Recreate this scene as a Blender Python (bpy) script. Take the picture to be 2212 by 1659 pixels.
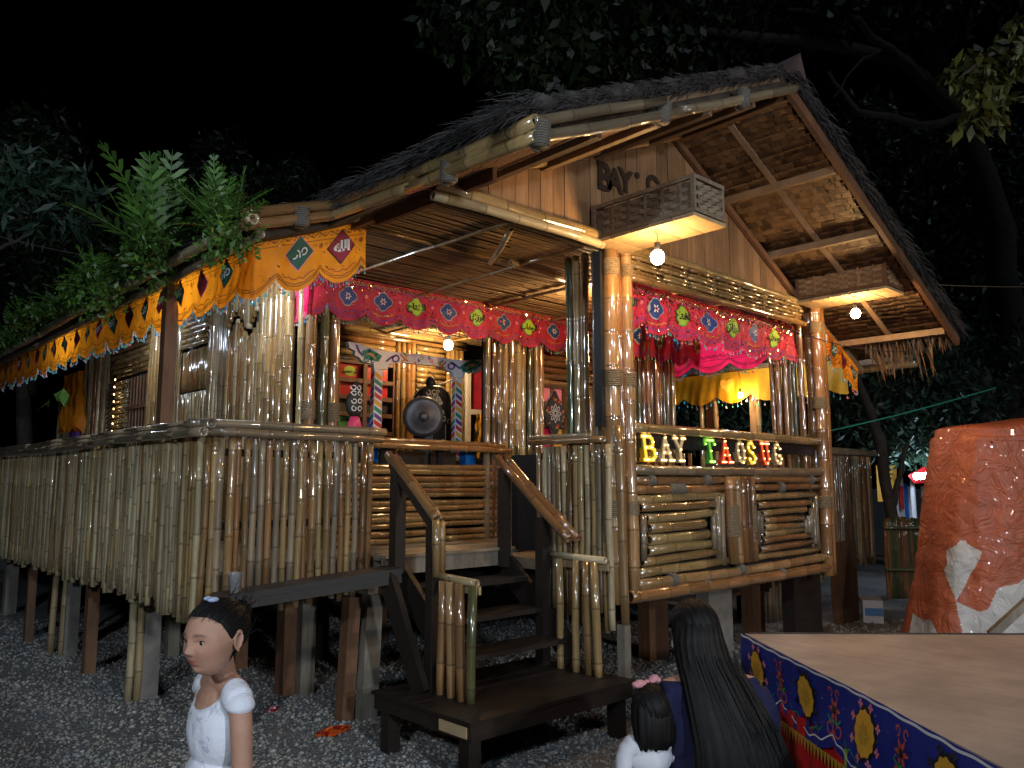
import bpy, bmesh, math, random
import numpy as np
from mathutils import Vector, Matrix, Quaternion
random.seed(7); R=random.random; U=random.uniform
rng=np.random.default_rng(7)
for o in list(bpy.data.objects): bpy.data.objects.remove(o)
SC=bpy.context.scene; COL=SC.collection
# ---------------------------------------------------------------- camera, world, lights
CH=1.5; FP=1733.; PCX,PCY=1106.,829.5
HD=math.radians(47); PT=math.radians(7.0)
FW=np.array([math.cos(PT)*math.cos(HD),math.cos(PT)*math.sin(HD),math.sin(PT)])
RT=np.array([math.sin(HD),-math.cos(HD),0.]); UPV=np.cross(RT,FW)
def at(px,py,x=None,y=None,z=None,d=None):
    v=FW*FP+RT*(px-PCX)-UPV*(py-PCY)
    t=(z-CH)/v[2] if z is not None else x/v[0] if x is not None else y/v[1] if y is not None else d/FP
    return Vector((v[0]*t,v[1]*t,CH+v[2]*t))
cd=bpy.data.cameras.new('camera'); cam=bpy.data.objects.new('camera',cd); COL.objects.link(cam)
cam.location=(0,0,CH); cam.rotation_euler=(math.pi/2+PT,0,HD-math.pi/2)
cd.sensor_width=36; cd.lens=36*FP/2212; cd.clip_start=.05; cd.clip_end=400
SC.camera=cam
w=bpy.data.worlds.new('World'); SC.world=w; w.use_nodes=True
nt=w.node_tree; nt.nodes.clear()
sk=nt.nodes.new('ShaderNodeTexSky'); sk.sky_type='NISHITA'; sk.sun_disc=False
sk.sun_elevation=math.radians(-8); sk.sun_rotation=math.radians(200)
bg=nt.nodes.new('ShaderNodeBackground'); bg.inputs[1].default_value=.05
ow=nt.nodes.new('ShaderNodeOutputWorld'); nt.links.new(sk.outputs[0],bg.inputs[0]); nt.links.new(bg.outputs[0],ow.inputs[0])
sd=bpy.data.lights.new('moonlight','SUN'); sd.energy=.26; sd.angle=math.radians(6); sd.color=(.62,.8,1)
so=bpy.data.objects.new('moonlight',sd); COL.objects.link(so); so.rotation_euler=(math.radians(52),0,math.radians(-20))
# lamps of the fair ground behind the camera (fluorescent tubes hung in stalls, a few metres up)
def lamp(name,loc,e,rad,c):
    l=bpy.data.lights.new(name,'POINT'); l.energy=e; l.shadow_soft_size=rad; l.color=c
    o=bpy.data.objects.new(name,l); COL.objects.link(o); o.location=loc; return o
COOL=(.80,.89,1.)
def spot(name,loc,aim,e,rad,c,ang=84):
    l=bpy.data.lights.new(name,'SPOT'); l.energy=e; l.shadow_soft_size=rad; l.color=c; l.spot_size=math.radians(ang); l.spot_blend=.8
    o=bpy.data.objects.new(name,l); COL.objects.link(o); o.location=loc; o.rotation_euler=(Vector(aim)-Vector(loc)).to_track_quat('-Z','Y').to_euler(); return o
spot('stall_light',(-3.6,-.9,3.9),(2.0,4.8,.4),700,.2,COOL)
spot('stall_light',(.4,-4.6,2.5),(3.4,3.8,.6),860,.16,COOL)
spot('stall_light',(5.2,-4.4,3.0),(6.3,3.3,1.0),430,.16,(1,.86,.74))
SC.view_settings.view_transform='Standard'; SC.view_settings.look='None'
SC.view_settings.exposure=0; SC.view_settings.gamma=1
SC.render.engine='CYCLES'
# ---------------------------------------------------------------- helpers
WL={}
def wl(o): return WL.get(o.name,Vector((0,0,0)))
def attach(o,parent,loc=None):
    l=Vector(loc) if loc is not None else Vector(o.location)
    WL[o.name]=l.copy()
    if parent is not None:
        o.parent=parent; o.location=l-wl(parent)
    else: o.location=l
def tag(o,label=None,cat=None,group=None,kind=None):
    if label: o['label']=label
    if cat: o['category']=cat
    if group: o['group']=group
    if kind: o['kind']=kind
    return o
def thing(name,label,cat,loc=(0,0,0),group=None):
    o=bpy.data.objects.new(name,None); COL.objects.link(o); o.empty_display_size=.1
    attach(o,None,loc); return tag(o,label,cat,group)
class MB:
    def __init__(s): s.v=[];s.f=[];s.m=[]
    def add(s,vs,fs,m=0):
        b=len(s.v); s.v+= [tuple(v) for v in vs]; s.f+=[tuple(i+b for i in f) for f in fs]; s.m+=[m]*len(fs)
    def box(s,c,sz,rz=0,m=0,mat=None):
        x,y,z=[k/2 for k in sz]; vs=[]
        Rm=mat if mat is not None else Matrix.Rotation(rz,3,'Z')
        for a in (-x,x):
            for b in (-y,y):
                for d in (-z,z): vs.append(Rm@Vector((a,b,d))+Vector(c))
        s.add(vs,[(0,1,3,2),(4,6,7,5),(0,4,5,1),(2,3,7,6),(0,2,6,4),(1,5,7,3)],m)
    def bb(s,a,b,m=0): s.box([(i+j)/2 for i,j in zip(a,b)],[abs(j-i) for i,j in zip(a,b)],m=m)
    def beam(s,p,q,w,h,m=0,up=(0,0,1)):
        p=Vector(p);q=Vector(q);d=(q-p);L=d.length;d.normalize();u=Vector(up)
        if abs(d.dot(u))>.98:u=Vector((0,1,0))
        sd_=d.cross(u).normalized();u=sd_.cross(d)
        M=Matrix((sd_,d,u)).transposed(); s.box((p+q)/2,(w,L,h),mat=M,m=m)
    def tube(s,pts,r,seg=8,m=0,cap=True):
        pts=[Vector(p) for p in pts]; n=len(pts); rr=r if hasattr(r,'__len__') else [r]*n
        base=len(s.v); prev=None
        for i,p in enumerate(pts):
            t=(pts[min(i+1,n-1)]-pts[max(i-1,0)]).normalized()
            a=prev if prev is not None else (Vector((0,0,1)) if abs(t.z)<.9 else Vector((1,0,0)))
            a=(a-t*a.dot(t)).normalized(); b=t.cross(a); prev=a
            for k in range(seg):
                c=2*math.pi*k/seg; s.v.append(tuple(p+(a*math.cos(c)+b*math.sin(c))*rr[i]))
        for i in range(n-1):
            for k in range(seg):
                k2=(k+1)%seg; s.f.append((base+i*seg+k,base+i*seg+k2,base+(i+1)*seg+k2,base+(i+1)*seg+k)); s.m.append(m)
        if cap:
            s.f.append(tuple(base+k for k in range(seg))[::-1]); s.m.append(m)
            s.f.append(tuple(base+(n-1)*seg+k for k in range(seg))); s.m.append(m)
    def ell(s,c,r,nu=12,nv=8,m=0,M=None):
        c=Vector(c); base=[]
        vs=[];fs=[]
        for j in range(1,nv):
            th=math.pi*j/nv
            for i in range(nu):
                ph=2*math.pi*i/nu; v=Vector((r[0]*math.sin(th)*math.cos(ph),r[1]*math.sin(th)*math.sin(ph),r[2]*math.cos(th)))
                vs.append((M@v if M else v)+c)
        top=len(vs); v=Vector((0,0,r[2])); vs.append((M@v if M else v)+c); v=Vector((0,0,-r[2])); vs.append((M@v if M else v)+c)
        for j in range(nv-2):
            for i in range(nu):
                i2=(i+1)%nu; fs.append((j*nu+i,(j+1)*nu+i,(j+1)*nu+i2,j*nu+i2))
        for i in range(nu):
            i2=(i+1)%nu; fs.append((top,i,i2)); fs.append((top+1,(nv-2)*nu+i2,(nv-2)*nu+i))
        s.add(vs,fs,m)
    def loft(s,rings,m=0,cap=True,closed=True):
        n=len(rings[0]); base=len(s.v)
        for r_ in rings: s.v+=[tuple(p) for p in r_]
        for i in range(len(rings)-1):
            for k in range(n if closed else n-1):
                k2=(k+1)%n; s.f.append((base+i*n+k,base+i*n+k2,base+(i+1)*n+k2,base+(i+1)*n+k)); s.m.append(m)
        if cap and closed:
            s.f.append(tuple(base+k for k in range(n))[::-1]); s.m.append(m)
            s.f.append(tuple(base+(len(rings)-1)*n+k for k in range(n))); s.m.append(m)
    def mesh(s,name,mats,smooth=False,org=None):
        me=bpy.data.meshes.new(name)
        vs=s.v
        if org is not None: vs=[(a-org[0],b-org[1],c-org[2]) for a,b,c in vs]
        me.from_pydata(vs,[],s.f)
        if not isinstance(mats,(list,tuple)): mats=[mats]
        for m in mats: me.materials.append(m)
        if len(mats)>1: me.polygons.foreach_set('material_index',s.m)
        if smooth: me.polygons.foreach_set('use_smooth',[True]*len(s.f))
        me.update(); return me
    def build(s,name,mats,parent=None,smooth=False,label=None,cat=None,group=None,kind=None):
        if not s.v: s.v=[(0,0,0)]
        xs=np.array(s.v); org=(float(xs[:,0].mean()),float(xs[:,1].mean()),float(xs[:,2].min()))
        o=bpy.data.objects.new(name,s.mesh(name,mats,smooth,org)); COL.objects.link(o)
        attach(o,parent,org); return tag(o,label,cat,group,kind)
def npmesh(name,V,F,mat,smooth=False,parent=None,matidx=None,**kw):
    """fast mesh from numpy arrays; F is (n,k)"""
    V=np.asarray(V,dtype=np.float32); F=np.asarray(F,dtype=np.int32); k=F.shape[1]
    org=np.array([V[:,0].mean(),V[:,1].mean(),V[:,2].min()])
    me=bpy.data.meshes.new(name); me.vertices.add(len(V)); me.vertices.foreach_set('co',(V-org).astype(np.float32).ravel())
    me.loops.add(F.size); me.loops.foreach_set('vertex_index',F.ravel()); me.polygons.add(len(F))
    me.polygons.foreach_set('loop_start',np.arange(0,F.size,k,dtype=np.int32))
    mats=mat if isinstance(mat,(list,tuple)) else [mat]
    for m in mats: me.materials.append(m)
    if matidx is not None: me.polygons.foreach_set('material_index',np.asarray(matidx,dtype=np.int32))
    if smooth: me.polygons.foreach_set('use_smooth',np.ones(len(F),dtype=bool))
    me.update(calc_edges=True); me.validate()
    o=bpy.data.objects.new(name,me); COL.objects.link(o); attach(o,parent,org); return tag(o,**kw)
# ---------------------------------------------------------------- materials
def newmat(name):
    m=bpy.data.materials.new(name); m.use_nodes=True; return m,m.node_tree,m.node_tree.nodes['Principled BSDF']
def N(t,typ,**k):
    n=t.nodes.new(typ)
    for a,b in k.items(): setattr(n,a,b)
    return n
def c4(c): return (c[0],c[1],c[2],1)
def mixc(t,fac,a,b,mode='MIX'):
    n=t.nodes.new('ShaderNodeMix'); n.data_type='RGBA'; n.blend_type=mode
    for s,v in ((0,fac),(6,a),(7,b)):
        if hasattr(v,'is_output') or isinstance(v,bpy.types.NodeSocket): t.links.new(v,n.inputs[s])
        else: n.inputs[s].default_value=(v if s==0 else c4(v))
    return n.outputs[2]
def ramp(t,src,*st):
    n=t.nodes.new('ShaderNodeValToRGB'); t.links.new(src,n.inputs[0]); e=n.color_ramp.elements
    while len(e)<len(st): e.new(.5)
    for el,(p,c) in zip(e,st): el.position=p; el.color=c4(c) if hasattr(c,'__len__') else (c,c,c,1)
    return n.outputs[0]
def noise(t,scale,vec,detail=4,rough=.6,dist=0):
    n=N(t,'ShaderNodeTexNoise'); n.inputs['Scale'].default_value=scale; n.inputs['Detail'].default_value=detail
    n.inputs['Roughness'].default_value=rough; n.inputs['Distortion'].default_value=dist
    t.links.new(vec,n.inputs['Vector']); return n.outputs[0]
def coords(t,sc=(1,1,1),rnd=True):
    c=N(t,'ShaderNodeTexCoord'); mp=N(t,'ShaderNodeMapping'); mp.inputs['Scale'].default_value=sc
    if rnd:
        oi=N(t,'ShaderNodeObjectInfo'); a=N(t,'ShaderNodeVectorMath',operation='ADD'); m=N(t,'ShaderNodeMath',operation='MULTIPLY'); m.inputs[1].default_value=37
        t.links.new(oi.outputs['Random'],m.inputs[0]); t.links.new(c.outputs['Object'],a.inputs[0]); t.links.new(m.outputs[0],a.inputs[1])
        t.links.new(a.outputs[0],mp.inputs[0])
    else: t.links.new(c.outputs['Object'],mp.inputs[0])
    return mp.outputs[0]
def bump(t,b,h,st=.3,dist=.01):
    n=N(t,'ShaderNodeBump'); n.inputs['Strength'].default_value=st; n.inputs['Distance'].default_value=dist
    t.links.new(h,n.inputs['Height']); t.links.new(n.outputs[0],b.inputs['Normal'])
def bamboo_mat(name,c1,c2,c3,rough=.2,coat=.5,stain=.5):
    m,t,b=newmat(name)
    oi=N(t,'ShaderNodeObjectInfo')
    base=ramp(t,oi.outputs['Random'],(0,c1),(.5,c2),(1,c3))
    st=noise(t,1,coords(t,(60,60,3)),5)
    base=mixc(t,1,base,ramp(t,st,(.25,.62),(.75,1.15)),'MULTIPLY')
    bl=noise(t,1,coords(t,(16,16,5)),6,.7)
    base=mixc(t,ramp(t,bl,(.52,0),(.72,stain)),base,(c1[0]*.3,c1[1]*.25,c1[2]*.2))
    at_=N(t,'ShaderNodeAttribute'); at_.attribute_name='seg'
    base=mixc(t,1,base,ramp(t,at_.outputs['Fac'],(0,.72),(1,1.2)),'MULTIPLY')
    aj=N(t,'ShaderNodeAttribute'); aj.attribute_name='joint_hollow'
    base=mixc(t,ramp(t,aj.outputs['Fac'],(.4,0),(1,.75)),base,(.05,.032,.018))
    t.links.new(base,b.inputs['Base Color'])
    t.links.new(ramp(t,bl,(.3,rough*.8),(.8,min(1,rough*2))),b.inputs['Roughness'])
    b.inputs['Coat Weight'].default_value=coat; b.inputs['Coat Roughness'].default_value=.075; b.inputs['Coat IOR'].default_value=1.85
    bump(t,b,st,.25,.004); return m
M={}
M['straw']=bamboo_mat('bamboo straw',(.40,.29,.125),(.32,.21,.085),(.24,.135,.05),.22,1)
M['pale']=bamboo_mat('bamboo weathered',(.52,.44,.27),(.44,.355,.20),(.36,.26,.13),.42,.35,.6)
M['amber']=bamboo_mat('bamboo amber varnish',(.36,.19,.075),(.29,.14,.05),(.40,.25,.11),.2,1,.35)
M['brown']=bamboo_mat('bamboo brown varnish',(.20,.085,.03),(.28,.15,.06),(.13,.06,.025),.2,1,.4)
M['green']=bamboo_mat('bamboo green',(.05,.075,.025),(.11,.11,.04),(.03,.03,.018),.2,.6,.4)
M['grey']=bamboo_mat('bamboo grey',(.24,.195,.125),(.19,.145,.09),(.28,.22,.14),.3,.8,.4)
def wood_mat(name,c,rough=.55,sc=(6,6,40),dark=.5,coat=0,world=False):
    m,t,b=newmat(name)
    v=coords(t,sc); n=noise(t,1,v,6,.65,.6); n2=noise(t,3,coords(t,(1,1,1)),4)
    oi=N(t,'ShaderNodeObjectInfo')
    base=mixc(t,ramp(t,n,(.3,0),(.75,1)),[k*dark for k in c],c)
    base=mixc(t,1,base,ramp(t,n2,(.3,.7),(.7,1.15)),'MULTIPLY')
    base=mixc(t,1,base,ramp(t,oi.outputs['Random'],(0,.75),(1,1.2)),'MULTIPLY')
    t.links.new(base,b.inputs['Base Color']); b.inputs['Roughness'].default_value=rough; b.inputs['Coat Weight'].default_value=coat
    bump(t,b,n,.3,.004); return m
M['post']=wood_mat('brown timber',(.22,.105,.05),.6,(30,30,4))
M['plank_grey']=wood_mat('grey timber',(.26,.23,.18),.7,(25,25,3))
M['weave']=wood_mat('weathered woven cane',(.25,.185,.12),.65,(25,25,25),.5)
M['board']=wood_mat('gable board',(.36,.21,.105),.5,(25,25,2.2),.55,.15)
M['dark']=wood_mat('dark stained wood',(.024,.015,.010),.55,(4,30,30),.5,0)
M['black']=wood_mat('black painted wood',(.012,.012,.015),.5,(10,10,10))
M['deck']=wood_mat('worn deck board',(.33,.26,.17),.45,(3,30,30),.6,.15)
M['rafter']=wood_mat('rafter timber',(.33,.22,.13),.6,(8,8,8),.6)
M['ply']=wood_mat('plywood',(.50,.38,.30),.6,(22,1.6,10),.78)
M['boxwood']=wood_mat('pale board',(.50,.36,.2),.5,(20,4,20),.7)
def simple(name,c,rough=.6,metal=0,em=None,es=0,coat=0,spec=.5,nz=0,nsc=20,bs=0,bsc=60):
    m,t,b=newmat(name); b.inputs['Base Color'].default_value=c4(c); b.inputs['Roughness'].default_value=rough
    b.inputs['Metallic'].default_value=metal; b.inputs['Coat Weight'].default_value=coat; b.inputs['Specular IOR Level'].default_value=spec
    if em: b.inputs['Emission Color'].default_value=c4(em); b.inputs['Emission Strength'].default_value=es
    if nz: t.links.new(mixc(t,1,c,ramp(t,noise(t,nsc,coords(t),5),(.3,1-nz),(.7,1+nz)),'MULTIPLY'),b.inputs['Base Color'])
    if bs: bump(t,b,noise(t,bsc,coords(t),3),bs,.01)
    return m
M['rope']=simple('rope',(.20,.15,.09),.85,nz=.4,nsc=80)
M['rope_grey']=simple('grey binding',(.12,.105,.085),.7,nz=.3,nsc=60)
M['thatch']=simple('thatch',(.042,.038,.036),.9,nz=.5,nsc=6)
M['thatch_dk']=simple('thatch core',(.05,.038,.028),.95,nz=.4)
m,t,b=newmat('nipa leaf'); ge=N(t,'ShaderNodeNewGeometry'); cc=ramp(t,ge.outputs['Random Per Island'],(0,(.07,.042,.023)),(.5,(.17,.105,.058)),(1,(.28,.185,.11))); t.links.new(mixc(t,1,cc,ramp(t,noise(t,1,coords(t,(40,8,40)),5),(.3,.6),(.7,1.15)),'MULTIPLY'),b.inputs['Base Color']); b.inputs['Roughness'].default_value=.6; M['nipa']=m
M['lath']=wood_mat('ceiling lath',(.34,.22,.11),.45,(3,40,40),.5,.1)
M['void']=simple('gap shade backing',(.012,.009,.007),.9)  # near-black backing: the shade in gaps and openings put into the colour
def cloth(name,c,trans=.35,rough=.75,sheen=.2):
    m,t,b=newmat(name); b.inputs['Roughness'].default_value=rough
    n=noise(t,7,coords(t),4); col=mixc(t,1,c,ramp(t,n,(.3,.8),(.7,1.12)),'MULTIPLY'); t.links.new(col,b.inputs['Base Color'])
    wv=noise(t,300,coords(t),2); bump(t,b,wv,.15,.002)
    tr=N(t,'ShaderNodeBsdfTranslucent'); t.links.new(col,tr.inputs[0]); mx=N(t,'ShaderNodeMixShader'); mx.inputs[0].default_value=trans
    o=t.nodes['Material Output']; t.links.new(b.outputs[0],mx.inputs[1]); t.links.new(tr.outputs[0],mx.inputs[2]); t.links.new(mx.outputs[0],o.inputs[0]); return m
M['orange']=cloth('orange satin',(.90,.30,.012),.5,.5)
M['yellow']=cloth('yellow cloth',(.9,.48,.02),.5,.6)
M['crimson']=cloth('crimson cloth',(.62,.033,.09),.35,.6)
M['pinkred']=cloth('bright pink cloth',(.85,.02,.13),.5,.6)
M['blue']=cloth('royal blue cloth',(.02,.03,.26),.05,.45)
M['redskirt']=cloth('red satin skirt',(.55,.02,.02),.15,.35)
M['limeskirt']=cloth('lime satin skirt',(.35,.5,.06),.15,.35)
for n_,c_ in dict(maroon=(.28,.012,.04),dgreen=(.015,.10,.07),lime=(.36,.55,.04),navy=(.02,.05,.22),white=(.75,.75,.75),gold=(.55,.30,.03),
    pinkp=(.85,.25,.3),blackp=(.012,.012,.014),red=(.65,.03,.03),teal=(.02,.25,.19),violet=(.13,.05,.32),magenta=(.5,.02,.2),ochre=(.75,.38,.03),skyb=(.1,.3,.6),thread=(.22,.06,.01),greenp=(.04,.28,.08)).items():
    M[n_]=simple(n_+' felt' if n_ in('maroon','dgreen','lime','navy') else n_+' paint',c_,.6)
M['sequin']=simple('gold sequin',(.95,.72,.35),.12,1)
M['beadblue']=simple('blue bead',(.03,.4,.75),.08,0,coat=1); M['beadpink']=simple('pink bead',(.85,.25,.25),.08,0,coat=1)
M['beadclear']=simple('clear bead',(.45,.5,.55),.05,.1,coat=1); M['beadgreen']=simple('green bead',(.1,.55,.4),.08,coat=1)
M['whitewood']=simple('white painted wood',(.72,.73,.75),.4,nz=.06)
M['bronze']=simple('dark gong bronze',(.075,.075,.082),.42,.35,nz=.3,nsc=15)
M['concrete']=simple('concrete',(.2,.185,.16),.9,nz=.25,nsc=9,bs=.3)
# ---------------------------------------------------------------- bamboo
_bc={}
def bamboo_mesh(L,r,var,mat,seg=10,sp=.27):
    key=(round(L,1),round(r,3),var,mat)
    if key in _bc: return _bc[key]
    rd=random.Random(hash((round(L,1),round(r,3),var))&0xffff)
    L0=round(L,1) or .1
    zs=[];k=rd.uniform(.05,sp)
    while k<L0-.03: zs.append(k); k+=sp*rd.uniform(.75,1.3)
    rings=[(0,1.0,0)]
    for z in zs:
        for dz,f,j in ((-.02,1.0,0),(-.005,1.07,.6),(.002,1.0,1),(.007,1.06,.5),(.02,1.0,0)): rings.append((z+dz,f,j))
    rings.append((L0,1.0,0)); rings=[q for q in rings if 0<=q[0]<=L0]; rings.sort(key=lambda q:q[0])
    b1,b2=rd.uniform(-.006,.006)*L0,rd.uniform(-.006,.006)*L0; ph=rd.uniform(0,6)
    V=[];F=[];J=[];SG=[]
    segv=rd.random(); 
    def ctr(z): s=math.sin(math.pi*z/L0); return b1*s+.002*math.sin(z*9+ph),b2*s+.002*math.cos(z*7+ph)
    for i,(z,f,j) in enumerate(rings):
        cx,cy=ctr(z)
        for a in range(seg): c=2*math.pi*a/seg; V.append((cx+r*f*math.cos(c),cy+r*f*math.sin(c),z)); J.append(j)
    n=len(rings)
    for i in range(n-1):
        if rings[i][2]==1: segv=rd.random()
        for a in range(seg):
            a2=(a+1)%seg; F.append((i*seg+a,i*seg+a2,(i+1)*seg+a2,(i+1)*seg+a)); SG.append(segv)
    # hollow ends: a lip and a recessed disc with the hollow's shade put into its colour
    for e,(zi,dz) in enumerate(((0,.03),(n-1,-.03))):
        b=len(V); cx,cy=ctr(rings[zi][0])
        for a in range(seg): c=2*math.pi*a/seg; V.append((cx+r*.72*math.cos(c),cy+r*.72*math.sin(c),rings[zi][0])); J.append(0)
        for a in range(seg): c=2*math.pi*a/seg; V.append((cx+r*.70*math.cos(c),cy+r*.70*math.sin(c),rings[zi][0]+dz)); J.append(1)
        for a in range(seg):
            a2=(a+1)%seg
            q=[(zi*seg+a,zi*seg+a2,b+a2,b+a),(b+a,b+a2,b+seg+a2,b+seg+a)]
            for f_ in q: F.append(f_ if e==1 else f_[::-1]); SG.append(.5)
        F.append(tuple(b+seg+k for k in range(seg))[::-1 if e==0 else 1]); SG.append(0)
    me=bpy.data.meshes.new('bamboo'); me.from_pydata(V,[],F)
    a=me.attributes.new('joint_hollow','FLOAT','POINT'); a.data.foreach_set('value',J)
    a=me.attributes.new('seg','FLOAT','FACE'); a.data.foreach_set('value',SG)
    me.polygons.foreach_set('use_smooth',[True]*len(F)); me.materials.append(M[mat]); me.update()
    _bc[key]=me; return me
def bam(p,q,r,mat,parent,name='bamboo_pole',var=None,**kw):
    p=Vector(p);q=Vector(q);d=q-p;L=d.length
    if var is None: var=random.randrange(6)
    me=bamboo_mesh(L,r,var,mat); L0=round(L,1) or .1
    o=bpy.data.objects.new(name,me); COL.objects.link(o)
    o.rotation_mode='QUATERNION'; o.rotation_quaternion=d.to_track_quat('Z','Y')@Quaternion((0,0,1),U(0,6.28))
    f=U(.94,1.06); o.scale=(f,f,L/L0); attach(o,parent,p)
    for k_,v_ in kw.items(): o[k_]=v_
    return o
def pick(*a): return random.choice(a)
def rope(p,ax,r,L,parent,mat='rope',name='rope_binding',turns=None):
    """rope wound round a pole at p along ax"""
    p=Vector(p);ax=Vector(ax).normalized();u=ax.orthogonal().normalized();v=ax.cross(u);mb=MB()
    turns=turns or max(3,int(L/.012)); rr=L/turns/2
    pts=[];n=turns*10
    for i in range(n+1):
        a=2*math.pi*i/10; pts.append(p+ax*(L*i/n)+(u*math.cos(a)+v*math.sin(a))*(r+rr*.6))
    mb.tube(pts,rr*1.05,5); mb.tube([p,p+ax*L],r+.001,10)
    return mb.build(name,M[mat],parent,smooth=True)
# ================================================================ GROUND
def gh(x,y): return .022*np.sin(x*1.7+.4*y)*np.cos(y*1.3-.3*x)+.012*np.sin(x*4.1+y*3.3)
m,t,b=newmat('gravelly soil'); v=coords(t,(1,1,1),False)
n1=noise(t,38,v,6,.75); n2=noise(t,1.6,v,4); n3=N(t,'ShaderNodeTexVoronoi'); n3.inputs['Scale'].default_value=45; t.links.new(v,n3.inputs['Vector'])
colr=mixc(t,ramp(t,n2,(.35,0),(.65,1)),(.22,.215,.205),(.30,.295,.285)); colr=mixc(t,1,colr,ramp(t,n1,(.3,.5),(.7,1.25)),'MULTIPLY')
t.links.new(colr,b.inputs['Base Color']); b.inputs['Roughness'].default_value=.9
mm=N(t,'ShaderNodeMath',operation='SUBTRACT'); t.links.new(n1,mm.inputs[0]); t.links.new(n3.outputs[0],mm.inputs[1]); bump(t,b,mm.outputs[0],.9,.03); M['soil']=m
gx=np.concatenate([np.linspace(-150,-3,16),np.linspace(-2.9,14,120),np.linspace(16,200,16)]); gy=np.concatenate([np.linspace(-150,-3,16),np.linspace(-2.9,14,120),np.linspace(16,200,16)])
X,Y=np.meshgrid(gx,gy,indexing='ij'); nx,ny=X.shape; V=np.stack([X,Y,gh(X,Y)],-1).reshape(-1,3)
i,j=np.meshgrid(np.arange(nx-1),np.arange(ny-1),indexing='ij'); F=np.stack([i*ny+j,(i+1)*ny+j,(i+1)*ny+j+1,i*ny+j+1],-1).reshape(-1,4)
npmesh('ground',V,F,M['soil'],True,kind='structure')
# loose gravel stones
def icos():
    bm=bmesh.new(); bmesh.ops.create_icosphere(bm,subdivisions=1,radius=1); V=np.array([v.co[:] for v in bm.verts]); F=np.array([[q.index for q in f.verts] for f in bm.faces]); bm.free(); return V,F
IV,IF=icos()
def stones(n,region,smin,smax,name,mats,zf=gh,parent=None,zoff=0):
    P=[]
    while len(P)<n:
        q=region()
        if q: P.append(q)
    P=np.array(P); s=rng.uniform(0,1,n)**2.2*(smax-smin)+smin
    sc=s[:,None]*rng.uniform(.6,1.25,(n,3)); sc[:,2]*=.7
    a=rng.uniform(0,6.28,n); V=IV[None]*(1+rng.uniform(-.14,.14,(n,len(IV),1)))*sc[:,None]
    c,s_=np.cos(a)[:,None],np.sin(a)[:,None]; tl=rng.uniform(-.5,.5,(n,1))
    x=V[:,:,0]*c-V[:,:,1]*s_; y=V[:,:,0]*s_+V[:,:,1]*c; z=V[:,:,2]+x*tl*.5
    V=np.stack([x+P[:,:1],y+P[:,1:2],z+zf(P[:,0],P[:,1])[:,None]+s[:,None]*.25+zoff],-1).reshape(-1,3)
    F=(IF[None]+(np.arange(n)*len(IV))[:,None,None]).reshape(-1,3)
    mi=np.repeat(rng.choice(len(mats),n,p=np.array([5,4,3,2,1][:len(mats)])/sum([5,4,3,2,1][:len(mats)])),len(IF))
    return npmesh(name,V,F,mats,False,parent,mi,kind='stuff')
GM=[simple('gravel grey',(.26,.26,.25),.95,spec=.2),simple('gravel tan',(.28,.255,.21),.95,spec=.2),simple('gravel dark',(.20,.20,.195),.95,spec=.2),simple('gravel pale',(.33,.325,.31),.9,spec=.2),simple('gravel white',(.42,.41,.39),.9,spec=.2)]
def reg():
    d=random.random()**1.3*7.6+1.5; px=U(-60,2300)
    # density falls with distance, anywhere the photograph looks down on gravel
    q=FW[:2]*d+RT[:2]*(px-PCX)/FP*d
    return (q[0],q[1])
tag(stones(60000,reg,.006,.019,'gravel',GM),'loose grey and tan river gravel covering the ground round the stilts','gravel')
# ================================================================ HOUSE
H=thing('bamboo_house','bamboo stilt house with thatched gable roof and railed porch','house',(4.5,6,0))
XR,YR=1.90,4.72      # side railing plane, front railing plane
def part(mb,name,mat,parent=None,**k): return mb.build(name,mat,parent or H,**k)
# deck floor: joist frame with planks
mb=MB(); 
for y in np.arange(4.75,13.2,.75): mb.bb((1.95,y,.86),(8.4,y+.07,.968))
for x in (1.96,3.1,4.5,6.0,7.2,8.3): mb.bb((x,4.76,.74),(x+.08,13.2,.858))
deck=part(mb,'floor_frame',M['plank_grey'])
x=1.93; n=0
while x<4.5:
    w_=U(.13,.16); mb=MB(); mb.bb((x,4.66 if x>3.05 else 4.74,.972),(x+w_-.006,7.2,.998+U(0,.002))); mb.build('plank',M['deck'],deck); x+=w_
mb=MB(); mb.bb((4.5,4.66,.972),(8.35,13.2,.996)); mb.build('inner_floor',M['deck'],deck)
mb=MB(); mb.bb((1.93,7.2,.972),(4.5,13.2,.996)); mb.build('rear_floor',M['deck'],deck)
mb=MB(); mb.bb((3.15,4.62,.90),(4.42,4.658,.995)); mb.build('floor_edge',M['plank_grey'],deck)
# ---- side railing (left)
mb=MB()
for z in (.86,1.22,1.68): mb.bb((1.945,4.75,z),(1.975,11.9,z+.05))
for y in np.arange(4.8,11.9,1.2): mb.bb((1.98,y,.9),(2.03,y+.05,1.78))
rail=part(mb,'side_railing',M['dark'])
y=4.74
while y<11.8:
    d=U(.019,.026) if y<8 else .026
    bam((1.9+U(-.006,.006),y+d,.75+U(-.045,.04)-(.05 if y<5.3 else 0)),(1.9+U(-.006,.006),y+d+U(-.012,.012),1.785+U(-.03,.02)),d,pick('pale','pale','pale','straw'),rail,'bamboo_strip'); y+=2*d-.001
for k,(x0,z0,ov) in enumerate(((1.885,1.842,0),(1.835,1.79,0))):
    yy=4.55
    for L in (2.1,2.4,2.9): bam((x0,yy,z0),(x0+U(-.01,.01),yy+L,z0+U(-.008,.008)),.03-.003*k,'grey',rail,'handrail_bamboo'); yy+=L-.1
for y in (5.0,5.55,6.1,6.15,6.9,7.7): rope((1.86,y,1.775),(0,.05,1),.045,.09,rail,name='wire_lashing',turns=3)
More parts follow.
